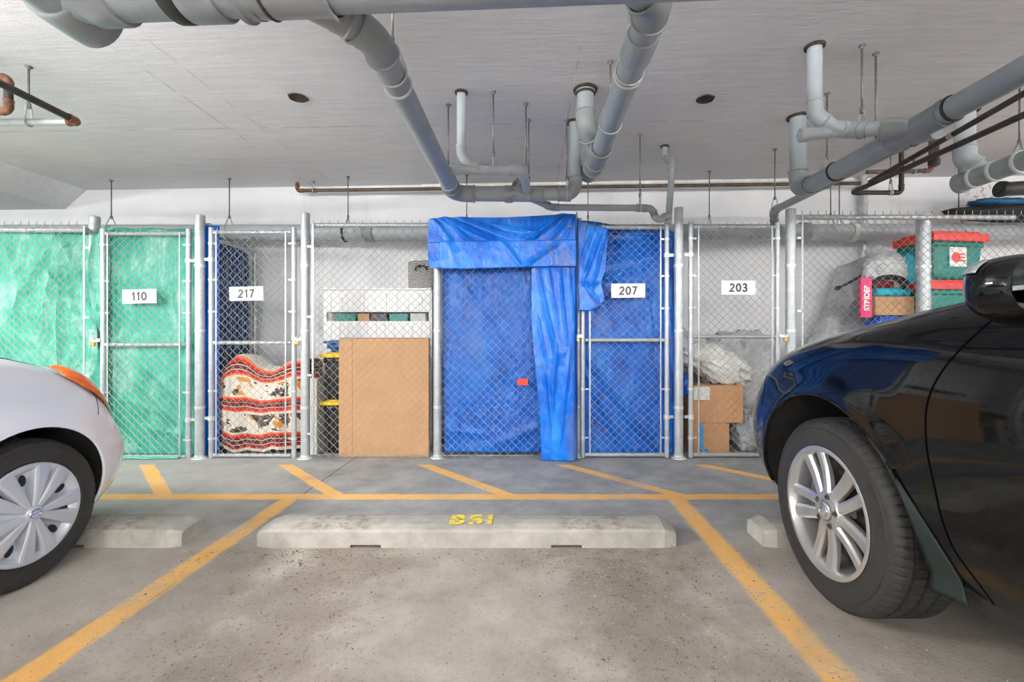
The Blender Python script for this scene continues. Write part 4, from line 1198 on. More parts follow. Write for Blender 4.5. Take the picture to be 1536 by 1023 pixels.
part(MB().box((rx0 + .02, ry0 + .2, zC - .01), (rx1, ry1, zB)), 'slot_back', M['greybox'], t)
for x in (rx0 + .02, rx1 - .03):
    part(MB().box((x, ry0 + .01, 0), (x + .03, ry0 + .05, zA - .02)), 'leg', M['white_plastic'], t)
    part(MB().box((x, ry1 - .05, 0), (x + .03, ry1 - .01, zA - .02)), 'leg', M['white_plastic'], t)
part(MB().box((rx1 - .26, ry0 - .012, fz(456, ry0)), (rx1 - .09, ry0 + .004, fz(446, ry0))), 'drawer_step', M['white_plastic'], t, bevel=.003)
zs = zC - .01
for k, (x, w, mt, lab, nm) in enumerate([
    (-1.80, .20, 'teal_plastic', 'dark green box leftmost in the rack slot', 'small_box'), (-1.62, .11, 'cardboard', 'tan carton in the rack slot beside the green box', 'small_box'),
    (-1.47, .16, 'black_plastic', 'black case in the middle of the rack slot', 'small_case'), (-1.28, .18, 'teal_plastic', 'green box in the rack slot right of the black case', 'small_box'), (-1.09, .15, 'greybox', 'grey case rightmost in the rack slot', 'small_case')]):
    tag(MB().box((x - w/2, ry0 + .03, zs), (x + w/2, ry0 + .17, zB - .012)).build(nm, M[mt], None, bevel=.004), lab, 'box')

# patterned bag on the rack
t = thing('fabric_bag', 'black and white wavy patterned bag on the white rack', 'bag', None, (-1.06, 4.52, zA))
bx0, bx1, bz0, bz1 = fx(609, 4.43), fx(652, 4.43), zA, fz(390, 4.43)
def bag_f(u, v):
    a = 2 * PI * u; s_ = .94 + .06 * v
    return Vector((lerp(bx0, bx1, .5) + math.copysign(abs(math.cos(a)) ** .4, math.cos(a)) * (bx1 - bx0) / 2 * s_, 4.54 + math.copysign(abs(math.sin(a)) ** .5, math.sin(a)) * .10 * (1 - .25 * v), lerp(bz0, bz1, v) + .02 * (math.cos(a) * .9) * v))
part(MB().grid(48, 12, bag_f), 'bag_body', M['wavefabric'], t, solid=.004)
part(MB().box((bx0 + .03, 4.45, bz0), (bx1 - .03, 4.63, bz0 + .01)), 'bag_bottom', M['darkfabric'], t)
hz = fz(402, 4.43)
part(MB().tube(fillet([(bx0 + .09, 4.432, hz - .02), (bx0 + .10, 4.425, hz + .02), (bx0 + .19, 4.425, hz + .02), (bx0 + .20, 4.432, hz - .02)], .03)[0], .011, 8), 'handle', M['darkfabric'], t)

# black totes with yellow lids
def tote(label, x0, x1, ya, yb, z0, z1, mat, lidmat, group, lid_h=.05, over=.02, rz=0.0, sticker=False):
    c = Vector(((x0+x1)/2, (ya+yb)/2, z0)); w, d, h = x1-x0, yb-ya, z1-z0
    root = thing('storage_tote', label, 'storage tote', group, c, rz)
    def side(u, v):
        a = 2 * PI * u
        k = .90 + .10 * v
        return Vector((math.copysign(abs(math.cos(a)) ** .22, math.cos(a)) * w/2 * k, math.copysign(abs(math.sin(a)) ** .22, math.sin(a)) * d/2 * k, (h - lid_h) * v + .001))
    MB().grid(72, 6, side).build('body', M[mat], root, origin=(0,0,0), solid=.004)
    MB().box((-w*.43, -d*.43, .002), (w*.43, d*.43, .01)).build('bottom', M[mat], root, origin=(0,0,0))
    rb = MB()
    for k in range(6):
        x = lerp(-w*.38, w*.38, k / 5)
        rb.box((x - .012, -d*.475, h * .1), (x + .012, -d*.455, h * .55))
    rim = MB()
    rim.grid(72, 1, lambda u, v: Vector((math.copysign(abs(math.cos(2*PI*u)) ** .22, math.cos(2*PI*u)) * (w/2 + .008), math.copysign(abs(math.sin(2*PI*u)) ** .22, math.sin(2*PI*u)) * (d/2 + .008), h - lid_h - .045 + .04 * v)))
    rim.build('rim', M[mat], root, origin=(0,0,0), solid=.006)
    lid = MB().box((-w/2 - over, -d/2 - over, h - lid_h), (w/2 + over, d/2 + over, h - lid_h * .25)).box((-w/2 + .02, -d/2 + .02, h - lid_h * .25), (w/2 - .02, d/2 - .02, h))
    l = lid.build('lid', M[lidmat], root, origin=(0,0,0), bevel=.008)
    if sticker:
        sx, sz, sw = -.03 * w, h * .46, .085
        MB().box((sx - sw, -d/2 * .985 - .004, sz - sw), (sx + sw, -d/2 * .985 - .002, sz + sw)).build('sticker', M['paper'], root, origin=(0,0,0))['label'] = 'white sticker with a red print'
        pr = MB(); yy = -d/2 * .985 - .0048
        for (cx_, cz_, rr) in ((-.02, -.005, .045),):
            n_ = 20; b = len(pr.v)
            for i in range(n_): pr.v.append((sx + cx_ + rr * math.cos(2*PI*i/n_), yy, sz + cz_ + rr * math.sin(2*PI*i/n_)))
            pr.face([b+i for i in range(n_)])
        for k in range(3): pr.box((sx + .0, yy - .0002, sz - .04 + .028 * k), (sx + .068, yy, sz - .027 + .028 * k))
        pr.build('print', M['red_plastic'], root, origin=(0,0,0))
    return root
GT = 'black totes with yellow lids'
tote('black tote with yellow lid at the bottom of its stack beside the cardboard', -1.83, -1.33, 4.02, 4.36, 0, .47, 'black_plastic', 'yellow_plastic', GT, .045)
tote('black tote with yellow lid, second one up beside the cardboard', -1.83, -1.33, 4.02, 4.36, .472, .89, 'black_plastic', 'yellow_plastic', GT, .045)
tote('blue tote on top of the yellow-lidded black totes', -1.80, -1.34, 4.03, 4.35, .892, 1.0, 'blue_plastic', 'blue_plastic', None, .03)

# grey metal locker panel on edge beside the post
t = thing('metal_panel', 'pale grey metal panel standing on edge behind the post right of gate 217', 'panel', None, (-1.885, 4.1, 0))
part(MB().box((-1.91, 3.975, .0), (-1.86, 4.24, .665)), 'sheet', M['greybox'], t, bevel=.004)
part(MB().box((-1.915, 3.958, .0), (-1.855, 3.975, .67)), 'edge_strip', M['white_plastic'], t, bevel=.003)

# striped blanket draped over hidden furniture
bx0, bx1 = -2.73, -1.95
def top_z(u):
    return smooth_tab([(0, .70), (.08, .80), (.2, .865), (.32, .845), (.46, .76), (.6, .75), (.72, .79), (.85, .83), (1, .83)], u)
def blanket(u, v):
    # v 0..0.72 front from hem to top, then over the top and down the back
    x = lerp(bx0, bx1, u)
    zt = top_z(u)
    hem = .035 + .018 * math.sin(u * 9 + 1) + .01 * math.sin(u * 23)
    pleat = .030 * math.sin(u * 20 + 1.5 * math.sin(u * 7)) + .014 * math.sin(u * 43 + 1)
    if v < .72:
        k = v / .72
        z = lerp(hem, .75, k) + (zt - .80) * k ** 3
        y = 3.985 - .02 * math.sin(k * PI) + pleat * (1 - k) ** .7 + .025 * nz(x, z, 3, 4)
        x = lerp(x, lerp(bx0 - .02, bx1 + .03, u), 1 - k) + .02 * nz(x, z, 8, 3)
    elif v < .86:
        a = (v - .72) / .14 * PI
        y = 3.985 + .15 * (1 - math.cos(a)); z = zt - .05 + .055 * math.sin(a) + .02 * nz(x, y, 5, 6)
    else:
        k = (v - .86) / .14
        y = 4.285 + .02 * k + pleat * .5 * k; z = lerp(zt - .05, .25, k)
    z += .006 * math.sin(u * 13 + 1.5) * (1 if v < .72 else 0) * (1 - v)
    return (x, y, z)
mb = MB().grid(110, 110, blanket, uv=True)
def blanket_side(x_, uu):
    def f(u, v):
        p = blanket(uu, v * .72); return (p[0] + .03 * math.sin(u * PI) * (-1 if uu < .5 else 1), lerp(p[1], 4.28, u), p[2] - .02 * math.sin(u * PI) + .0)
    return f
n0 = len(mb.v)
mb.grid(14, 60, blanket_side(bx0, 0.0)); 
for i in range(n0, len(mb.v)): mb.uv[i] = (-.1 + .1 * ((i - n0) % 15) / 14, ((i - n0) // 15) / 60 * .72)
n0 = len(mb.v)
mb.grid(14, 60, blanket_side(bx1, 1.0))
for i in range(n0, len(mb.v)): mb.uv[i] = (1 + .1 * ((i - n0) % 15) / 14, ((i - n0) // 15) / 60 * .72)
tag(mb.build('blanket', M['blanket'], None, solid=.006), 'red and white striped fleece blanket draped over furniture behind gate 217', 'blanket')
t = thing('side_table', 'dark low furniture hidden under the striped blanket', 'furniture', None, (-2.34, 4.14, 0))
part(MB().box((-2.60, 4.06, .60), (-2.06, 4.22, .66)), 'tabletop', M['black_plastic'], t)
for sx in (-2.58, -2.12):
    for sy in (4.06, 4.18): part(MB().box((sx, sy, 0), (sx + .04, sy + .04, .60)), 'leg', M['black_plastic'], t)

# locker 203
rt, w, d, h = carton('cardboard_box', 'lower brown box with blue tape behind gate 203', (1.43, 4.02, 0), (1.76, 4.36, .272), 'cardboard2', group='brown boxes behind gate 203')
MB().box((-.115, -d/2 - .0015, .05), (-.065, -d/2, .262)).build('blue_tape', M['bluetape'], rt, origin=(0,0,0))
MB().box((-.115, -d/2 - .0015, .015), (-.02, -d/2, .04)).build('blue_tape', M['bluetape'], rt, origin=(0,0,0))
rt, w, d, h = carton('cardboard_box', 'upper brown box with white shipping label behind gate 203', (1.41, 4.0, .274), (1.875, 4.34, .60), 'cardboard2', group='brown boxes behind gate 203', rz=math.radians(-1))
MB().box((-.20, -d/2 - .0012, .20), (-.06, -d/2, .315)).build('shipping_label', M['paper'], rt, origin=(0,0,0))
tag(blob(MB(), (2.02, 4.16, .17), (.155, .13, .19), 46, 30, .22, 3.2, 2.0, .8).build('plastic_bag', M['wrap2'], None), 'crinkled silver plastic bag beside the lower brown box', 'plastic bag')
Mr = Matrix.Rotation(math.radians(28), 3, 'Y')
tag(blob(MB(), (1.68, 4.17, .80), (.36, .14, .16), 60, 36, .24, 2.2, 5.0, .9, Mr).build('sack', M['sack'], None), 'white sack slumped across the top of the brown boxes', 'sack')
tag(blob(MB(), (2.04, 4.50, .53), (.37, .16, .54), 60, 40, .10, 2.4, 8.0, .55).build('wrapped_bundle', M['wrap'], None), 'rounded grey bundle wrapped in clear plastic behind gate 203', 'bundle')
tag(blob(MB(), (1.42, 4.52, .55), (.20, .12, .56), 40, 30, .12, 2.6, 11.0, .6).build('wrapped_bundle', M['wrap'], None), 'narrow grey wrapped bundle behind the sack at gate 203', 'bundle')
rt, w, d, h = carton('cardboard_box', 'brown box at the right behind the silver plastic bag', (2.20, 4.02, 0), (2.55, 4.3, .42), 'cardboard2', group='brown boxes behind gate 203')
tag(blob(MB(), (1.345, 4.0, .61), (.05, .06, .10), 20, 14, .2, 3, 3.0, flat=False).build('blue_bag', M['bluebag'], None), 'small blue bag squeezed behind the post of gate 203', 'bag')

# locker behind the black car
MT = thing('mattress', 'wrapped mattress leaning behind the mesh right of gate 203', 'mattress', None, (2.9, 4.5, 0))
axis0, axis1 = P(1192, 690, 4.50), P(1318, 392, 4.54)
axis0.z = max(axis0.z, .12)
dz = (axis1 - axis0); Lm = dz.length; dz.normalize()
wd = Vector((0, 1, 0)); th_ = dz.cross(wd).normalized()
def mat_f(u, v):
    a = 2 * PI * u
    k = min(1, 8 * v, 8 * (1 - v)) ** .4
    hw = (.265 + .03 * math.sin(v * 9)) * k; hd = .16 * k
    s_ = Vector((math.copysign(abs(math.cos(a)) ** .55, math.cos(a)) * hw, math.copysign(abs(math.sin(a)) ** .55, math.sin(a)) * hd, 0))
    p = axis0 + dz * (Lm * v) + th_ * s_.x + wd * s_.y
    p += th_ * (.03 * math.sin(v * 7) + .05 * noise.noise(p * 5)) + wd * (.035 * noise.noise(p * 6 + Vector((5, 0, 0))) + .02 * (ridge(noise.noise(p * 4)) ** 5))
    p.z = max(p.z, .004)
    return p
part(MB().grid(60, 70, mat_f), 'wrapped_cover', M['wrap'], MT)
ha, hb = P(1258, 432, 4.31), P(1311, 395, 4.31)
part(MB().tube([ha + Vector((0, .03, 0)), ha, ha.lerp(hb, .5) + Vector((.01, -.02, -.02)), hb, hb + Vector((0, .03, 0))], .012, 10), 'strap_handle', M['black_plastic'], MT)
for q in (ha, hb): part(MB().tube([q - Vector((0, .006, 0)), q + Vector((0, .03, 0))], .022, 12), 'strap_anchor', M['black_plastic'], MT)

tag(blob(MB(), (3.21, 4.10, .60), (.21, .13, .64), 50, 40, .13, 3.0, 21.0, .6).build('blue_bag', M['bluebag'], None), 'crinkled blue bag standing under the small cardboard box', 'bag')
rt, w, d, h = carton('cardboard_box', 'small cardboard box on the blue bag beside the pink box', (fx(1308, 4.06), 4.02, 1.22), (fx(1366, 4.06), 4.22, 1.385), 'cardboard', group=None)
# pink slim box with lettering on its spine
PK = thing('pink_box', 'slim pink box reading STRIDER beside the small cardboard box', 'box', None, (fx(1299, 4.03), 4.05, 1.20))
part(MB().box((fx(1291.5, 4.0), 4.0, 1.20), (fx(1308, 4.0), 4.03, fz(416, 4.0))), 'carton', M['pink'], PK, bevel=.002)
fc = bpy.data.curves.new('lettering', 'FONT'); fc.body = 'STRIDER'; fc.size = .066; fc.extrude = .0006; fc.offset = .0024; fc.align_x = 'CENTER'; fc.align_y = 'CENTER'
fo = bpy.data.objects.new('lettering', fc); COL.objects.link(fo); bpy.context.view_layer.update()
me = bpy.data.meshes.new_from_object(fo.evaluated_get(bpy.context.evaluated_depsgraph_get())); bpy.data.objects.remove(fo)
me.materials.clear(); me.materials.append(M['white_plate'])
lo_ = bpy.data.objects.new('lettering', me); COL.objects.link(lo_); lo_.parent = PK
lo_.matrix_local = Matrix.Translation((fx(1300.5, 4.0) - PK.location.x, 3.9985 - PK.location.y, (1.205 + fz(418, 4.0)) / 2 - PK.location.z)) @ Matrix(((0,-1,0,0),(0,0,1,0),(1,0,0,0),(0,0,0,1))) @ Matrix.Diagonal((.92, 1.0, 1, 1))
lo_['label'] = 'white lettering STRIDER'
tz = 1.39
def roll(label, c, d, r, mat, name, cat, l):
    c = Vector(c); d = Vector(d).normalized()
    return tag(MB().lathe([(-l/2, .001), (-l/2, r * .7), (-l/2 + .01, r), (l/2 - .01, r), (l/2, r * .7), (l/2, .001)], c, d, 24, rfun=lambda i, k, q: q * (1 + .08 * noise.noise(Vector((i * .4, k, r * 50))))).build(name, M[mat], None), label, cat)
roll('turquoise rolled cloth on the small cardboard box', (fx(1337, 4.08), 4.08, tz + .038), (1, .1, 0), .038, 'turquoise', 'rolled_cloth', 'cloth', .33)
roll('dark red rolled cloth behind the turquoise roll', (fx(1325, 4.1), 4.13, tz + .115), (1, .2, 0), .042, 'darkred', 'rolled_cloth', 'cloth', .22)
bag2 = thing('clear_bag', 'thin white plastic bag bulging above the small cardboard box', 'plastic bag', None, (3.16, 4.2, 1.55))
part(blob(MB(), (fx(1335, 4.18), 4.20, 1.625), (.22, .10, .155), 44, 30, .18, 3.2, 15.0, .8, flat=False), 'bag_body', M['whitebag'], bag2)
dg = Vector((fx(1338, 4.05), 4.07, 1.50))
tag(MB().tube([dg + Vector((.15 * math.cos(a), .0, .07 * math.sin(a))) for a in [2*PI*k/30 for k in range(30)]], .016, 8, closed=True).tube([dg + Vector((.12 * math.cos(a), .02, .06 * math.sin(a) - .005)) for a in [2*PI*k/30 for k in range(30)]], .014, 8, closed=True).build('cable_coil', M['black_plastic'], None), 'coiled black cable lying above the turquoise roll', 'cable')
tag(blob(MB(), (fx(1362, 4.15), 4.17, 1.63), (.075, .07, .16), 30, 20, .14, 3, 9.0, .7, flat=False).build('folded_cloth', M['turquoise'], None), 'turquoise folded cloth right of the thin white plastic bag', 'cloth')
# teal totes with red lids
GR_ = 'teal totes with red lids'
tx0, tx1 = 3.47, 3.98
rzt = math.radians(7)
tote('bottom teal tote with red lid behind the thick post', tx0, tx1, 3.97, 4.33, 0, .50, 'teal_plastic', 'red_plastic', GR_, .07, rz=rzt)
tote('second teal tote with red lid from the bottom behind the thick post', tx0, tx1, 3.97, 4.33, .502, 1.0, 'teal_plastic', 'red_plastic', GR_, .07, rz=rzt)
tote('third teal tote with red lid, just below the one with a sticker', tx0 - .02, tx1 - .06, 3.97, 4.33, 1.002, 1.53, 'teal_plastic', 'red_plastic', GR_, .09, rz=rzt)
tote('topmost teal tote with red lid and white sticker', tx0, tx1, 3.97, 4.33, 1.532, 1.955, 'teal_plastic', 'red_plastic', GR_, .095, rz=rzt, sticker=True)
# dark bags stowed on the long drain at the right
tag(blob(MB(), (4.72, 4.36, 2.215), (.75, .16, .085), 56, 24, .10, 2.2, 31.0, 1.0, flat=False).build('fabric_bag', M['darkfabric'], None), 'black fabric bag lying over the long drain at the far right', 'bag')
tag(blob(MB(), (4.45, 4.30, 2.30), (.30, .09, .03), 40, 16, .25, 3.2, 33.0, .8, flat=False).build('folded_cloth', M['bluefabric'], None), 'blue cloth tucked on top of the black fabric bag', 'cloth')

# ------------------------------------------------------------------ cars
class Car:
    pass

def make_car(name, label, root_loc, p, paint):
    """root at the ground below the front axle; +y is forward."""
    c = Car(); c.root = root = thing(name, label, 'car', None, root_loc)
    W, FO, RE, yc, nexp, ryc = p['W'] / 2, p['front'], p['rear'], p['yc'], p['n'], p['ryc']
    prof = p['prof']              # (s, inset of side, inset of nose)
    def wof(s): return W - smooth_tab([(a, b) for a, b, _ in prof], s)
    def fof(s): return FO - smooth_tab([(a, b) for a, _, b in prof], s)
    def zb(y): return interp(p['zb'], y)
    def zh(y): return smooth_tab(p['zh'], y)
    arches = [(0.0, p['axle_z'], p['arch_r'])] + [(-p['wb'], p['axle_z'], p['arch_r'])]
    def flare(y, z):
        f = 0
        for ay, az, r in arches:
            d = math.hypot(y - ay, z - az)
            f += p['flare'] * math.exp(-((d - r) / p['flare_w']) ** 2) if d > r else p['flare']
        return f
    def pt(kind, t, s):
        w, f = wof(s), fof(s)
        if kind == 'front':
            th = t * PI / 2
            x = w * max(0, math.cos(th)) ** (2 / nexp); y = yc + (f - yc) * math.sin(th) ** (2 / nexp)
        elif kind == 'rear':
            th = t * PI / 2
            x = w * max(0, math.cos(th)) ** (2 / 3.5); y = ryc + (-RE + (FO - f) * .6 - ryc) * math.sin(th) ** (2 / 3.5)
        else:
            x, y = w, lerp(ryc, yc, t)
        zz0, zz1 = zb(y), zh(y)
        z = zz0 + s * (zz1 - zz0)
        x += flare(y, z) * max(0, 1 - abs(1 - x / w) * 6) * min(1, max(0, (1 - s) * 4))
        return Vector((x, y, z))
    c.pt = pt; c.zh = zh; c.zb = zb
    def side_x(y, z):
        a, b = zb(y), zh(y); s = min(1, max(0, (z - a) / (b - a)))
        w, f = wof(s), fof(s)
        x = w if y <= yc else w * max(0, 1 - ((y - yc) / (f - yc)) ** nexp) ** (1 / nexp)
        return x + flare(y, z) * max(0, 1 - abs(1 - x / w) * 6) * min(1, max(0, (1 - s) * 4))
    c.side_x = side_x
    stations = [('rear', 1 - k / 20) for k in range(20)] + [('side', k / 170) for k in range(170)] + [('front', k / 60) for k in range(61)]
    NS = 56
    rows = [k / NS for k in range(NS + 1)]
    seam = p['seam']
    def region(y, z, kind, t):
        if kind == 'front' and y > p['bumper'](z): return 'front_bumper'
        ys = smooth_tab(seam, z)
        if ys - p['door_len'] < y < ys and z > p['zb'][0][1] + .02: return 'front_door'
        return 'body'
    builders = {}
    for sgn in (1, -1):
        V = [[pt(k, t, s) for s in rows] for k, t in stations]
        inside = [[False] * (NS + 1) for _ in stations]
        for i, col in enumerate(V):
            for j, v in enumerate(col):
                if v.x < W - .28: continue
                for ay, az, r in arches:
                    d = math.hypot(v.y - ay, v.z - az)
                    if d < r: inside[i][j] = True
        for i in range(len(stations) - 1):
            for j in range(NS):
                q = [(i, j), (i + 1, j), (i + 1, j + 1), (i, j + 1)]
                if all(inside[a][b] for a, b in q): continue
                co = []
                for a, b in q:
                    v = V[a][b].copy()
                    if inside[a][b]:
                        ay, az, r = min(arches, key=lambda A: math.hypot(v.y - A[0], v.z - A[1]))
                        d = math.hypot(v.y - ay, v.z - az)
                        v.y = ay + (v.y - ay) * r / d; v.z = az + (v.z - az) * r / d
                        v.x = side_x(v.y, v.z)
                    co.append(Vector((v.x * sgn, v.y, v.z)))
                cy = sum(v.y for v in co) / 4; cz = sum(v.z for v in co) / 4
                rgn = region(cy, cz, stations[i][0], stations[i][1])
                key = rgn if rgn != 'front_door' else ('front_door', sgn)
                bd = builders.setdefault(key, (MB(), {}))
                ids = []
                for (a, b), v in zip(q, co):
                    kk = (sgn, a, b)
                    if kk not in bd[1]: bd[1][kk] = bd[0].vert(v)
                    ids.append(bd[1][kk])
                bd[0].face(ids if sgn > 0 else ids[::-1], True)
    for key, (mb, _) in builders.items():
        nm = key if isinstance(key, str) else key[0]
        o = mb.build(nm, paint, root, origin=(0,0,0))
        bmx = bmesh.new(); bmx.from_mesh(o.data); bmesh.ops.remove_doubles(bmx, verts=bmx.verts, dist=1e-4); bmesh.ops.dissolve_degenerate(bmx, edges=bmx.edges, dist=1e-5); bmx.to_mesh(o.data); bmx.free()
    # hood and deck from the shoulder line to the centre line
    hood, deck = MB(), MB()
    NX = 24
    def top(i, k):
        v = pt(*stations[i], 1.0)
        u = -1 + 2 * k / NX
        cr = p['crown'] * min(1, v.x / W * 1.4)
        r_ = 1 - abs(u) ** 2.2
        return Vector((v.x * u, v.y, v.z + cr * r_))
    for i in range(len(stations) - 1):
        y = pt(*stations[i], 1.0).y
        tgt = hood if y > p['cowl'] else deck
        for k in range(NX):
            ids = [tgt.vert(top(a, b)) for a, b in ((i, k), (i, k + 1), (i + 1, k + 1), (i + 1, k))]
            tgt.face(ids, True)
    for nm, mb in (('hood', hood), ('deck', deck)):
        o = mb.build(nm, paint, root, origin=(0,0,0))
        bmx = bmesh.new(); bmx.from_mesh(o.data); bmesh.ops.remove_doubles(bmx, verts=bmx.verts, dist=1e-4); bmx.to_mesh(o.data); bmx.free()
    under = MB()
    for i in range(len(stations) - 1):
        a = pt(*stations[i], 0.0); b = pt(*stations[i + 1], 0.0)
        m1 = 0.62 if any(abs(a.y - A[0]) < A[2] + .03 for A in arches) else 1
        m2 = 0.62 if any(abs(b.y - A[0]) < A[2] + .03 for A in arches) else 1
        ids = [under.vert(q) for q in ((a.x * m1, a.y, a.z + .01), (b.x * m2, b.y, b.z + .01), (-b.x * m2, b.y, b.z + .01), (-a.x * m1, a.y, a.z + .01))]
        under.face(ids)
    under.build('underbody', M['black_trim'], root, origin=(0,0,0))
    # wheel housings and arch lips
    for ay, az, r in arches:
        for sgn in (1, -1):
            mb = MB()
            ang = [lerp(-PI * .22, PI * 1.22, k / 48) for k in range(49)]
            def lx(a): return side_x(ay + r * math.cos(a), az + r * math.sin(a))
            for a, b in zip(ang, ang[1:]):
                ids = []
                for aa, off, rr in ((a, -.012, r + .004), (b, -.012, r + .004), (b, -.36, r + .01), (a, -.36, r + .01)):
                    ids.append(mb.vert(((lx(aa) + off) * sgn, ay + rr * math.cos(aa), max(zb(ay + rr * math.cos(aa)) + .0, az + rr * math.sin(aa)))))
                mb.face(ids, True)
            cen = mb.vert(((W - .38) * sgn, ay, az))
            rim_ = [mb.vert(((W - .38) * sgn, ay + (r + .01) * math.cos(a), max(zb(ay) + .01, az + (r + .01) * math.sin(a)))) for a in ang]
            for a, b in zip(rim_, rim_[1:]): mb.face([cen, a, b])
            mb.build('wheel_housing', M['liner'], root, origin=(0,0,0))
            lip = MB(); pts = []
            for a in ang:
                y_, z_ = ay + (r - .001) * math.cos(a), az + (r - .001) * math.sin(a)
                if z_ < zb(y_) + .005: continue
                pts.append(Vector(((side_x(y_, z_) - .005) * sgn, y_, z_)))
            lip.tube(pts, p['lip'], 8)
            lip.build('arch_lip', p.get('lip_mat', paint), root, origin=(0,0,0))
    # door seam, hood shut line
    for sgn in (1, -1):
        zs_ = [lerp(p['seam_z'][0], p['seam_z'][1], k / 40) for k in range(41)]
        pts = []
        for z in zs_:
            y = smooth_tab(seam, z)
            pts.append(Vector(((side_x(y, min(z, zh(y) - .002)) - .0025) * sgn, y, min(z, zh(y) + .0))))
        MB().tube(pts, p['seam_r'], 6).build('door_seam', M['seam'], root, origin=(0,0,0))
        pts = []
        for k in range(50):
            y = lerp(p['cowl'], FO - p['hood_gap'], k / 49)
            s = 1.0
            x = side_x(y, zh(y) - .0005) - .035
            u = x / max(.01, pt('side', 0, 1).x if y <= yc else side_x(y, zh(y)))
            cr = p['crown'] * (1 - min(1, abs(u)) ** 2.2)
            pts.append(Vector((x * sgn, y, zh(y) + cr + .0005)))
        MB().tube(pts, .0035, 6).build('hood_shut_line', M['seam'], root, origin=(0,0,0))
    # cabin
    g = p['cabin']
    belt = lambda y: zh(y) + .01
    ys = g['ys']     # (windscreen base, roof front, roof rear, rear window base)
    wb_, wr_ = W - .13, W - .30
    zr = g['roof']
    roof = MB().grid(16, 20, lambda u, v: Vector((lerp(-wr_, wr_, u), lerp(ys[1], ys[2], v), zr + .05 * (1 - (2*u-1)**2) * (1 - (2*v-1)**4) )))
    roof.build('roof', paint, root, origin=(0,0,0), solid=.02)
    ws = MB().grid(12, 8, lambda u, v: Vector((lerp(-lerp(wb_, wr_, v), lerp(wb_, wr_, v), u), lerp(ys[0], ys[1], v) + .10 * (1 - (2*u-1)**2) * (1 - v), lerp(belt(ys[0]) + .02, zr, v))))
    ws.build('windscreen', M['glass'], root, origin=(0,0,0), solid=.006)
    rw = MB().grid(12, 8, lambda u, v: Vector((lerp(-lerp(wb_, wr_, v), lerp(wb_, wr_, v), u), lerp(ys[3], ys[2], v), lerp(belt(ys[3]), zr, v))))
    rw.build('rear_window', M['glass'], root, origin=(0,0,0), solid=.006)
    for sgn in (1, -1):
        mb = MB().grid(20, 8, lambda u, v: Vector((sgn * lerp(wb_, wr_, v), lerp(lerp(ys[0], ys[1], v), lerp(ys[3], ys[2], v), u), lerp(belt(lerp(ys[0], ys[3], u)), zr, v))))
        mb.build('side_window', M['glass'], root, origin=(0,0,0), solid=.006)
        for a, b in ((ys[0], ys[1]), (ys[3], ys[2])):
            MB().tube([(sgn * wb_, a, belt(a)), (sgn * (wb_ + wr_) / 2, (a + b) / 2 , (belt(a) + zr) / 2), (sgn * wr_, b, zr)], .035, 10).build('pillar', paint, root, origin=(0,0,0))
        MB().tube([(sgn * (wb_ + .005), lerp(ys[0], ys[3], k / 10), belt(lerp(ys[0], ys[3], k / 10)) + .004) for k in range(11)], .008, 8).build('window_trim', M['chrome'], root, origin=(0,0,0))
    return c


def patch(c, nm, mat, sgn, f0, f1, lo, hi, nu=26, nv=10, off=.005, solid=.004, dome=0.0):
    """a lens or panel following the shell: front parameter f0..f1, z between lo(t) and hi(t) as share of height."""
    def f(u, v):
        t = lerp(f0, f1, u); s = lerp(lo(u), hi(u), v)
        q = (lambda tt: c.pt('front', tt, s) if tt >= 0 else c.pt('side', 1 + tt, s))
        p = q(t)
        n = (q(min(.999, t + .01)) - q(t - .01)).cross(Vector((0, 0, 1))).normalized()
        if n.x < 0 and p.x > .1: n = -n
        p = p + n * off
        k_ = math.sin(PI * min(1, u * 1.0)) ** .7 * dome
        p.z += k_ * v ** .6; p = p + n * (k_ * .6 * math.sin(PI * v))
        return Vector((p.x * sgn, p.y, p.z))
    return MB().grid(nu, nv, f).build(nm, mat, c.root, origin=(0,0,0), solid=solid)


def tyre(R, w, rim, root, sgn, cx, cy, mat='rubber_tyre', lugs=72, name='wheel'):
    """wheel part with tyre, rim and hub as sub-parts; outer face at x = cx, sgn points outward."""
    wh = bpy.data.objects.new(name, None); COL.objects.link(wh); wh.parent = root
    wh.location = (cx, cy, R - .004); wh.empty_display_size = .05
    # profile across the width; h from 0 (outer face) inward to -w
    pr = [(-.022, rim), (-.006, rim + .004), (.0, rim + .012), (.002, rim + .016), (-.001, rim + .022), (.003, lerp(rim, R, .45)), (.001, lerp(rim, R, .62)), (.001, lerp(rim, R, .64)), (-.003, lerp(rim, R, .66)), (-.006, lerp(rim, R, .82)), (-.013, R - .016), (-.022, R - .006),
          (-.036, R - .0025), (-.050, R - .001)]
    def groove(a): return [(a, R - .0005), (a - .001, R - .012), (a - .009, R - .012), (a - .010, R)]
    k = w / 4.4
    for i in range(4): pr += groove(-.052 - i * k * .93)
    pr += [(-w + .036, R - .002), (-w + .016, R - .012), (-w + .006, lerp(rim, R, .8)), (-w, lerp(rim, R, .5)), (-w + .02, rim)]
    n = lugs * 6
    def rf(i, kk, r):
        h = pr[kk][0]
        if r > R - .0135 and -.034 > h > -w + .034 and r > R - .006:
            ph = i % 6 if h > -w / 2 else (i + 3) % 6
            return r - (.007 if ph == 0 else 0)
        if r > R - .02 and h > -.03 and i % 6 == 0: return r - .003
        return r
    MB().lathe(pr, (0, 0, 0), (sgn, 0, 0), n, rfun=rf).build('tyre', M[mat], wh, origin=(0,0,0))
    return wh


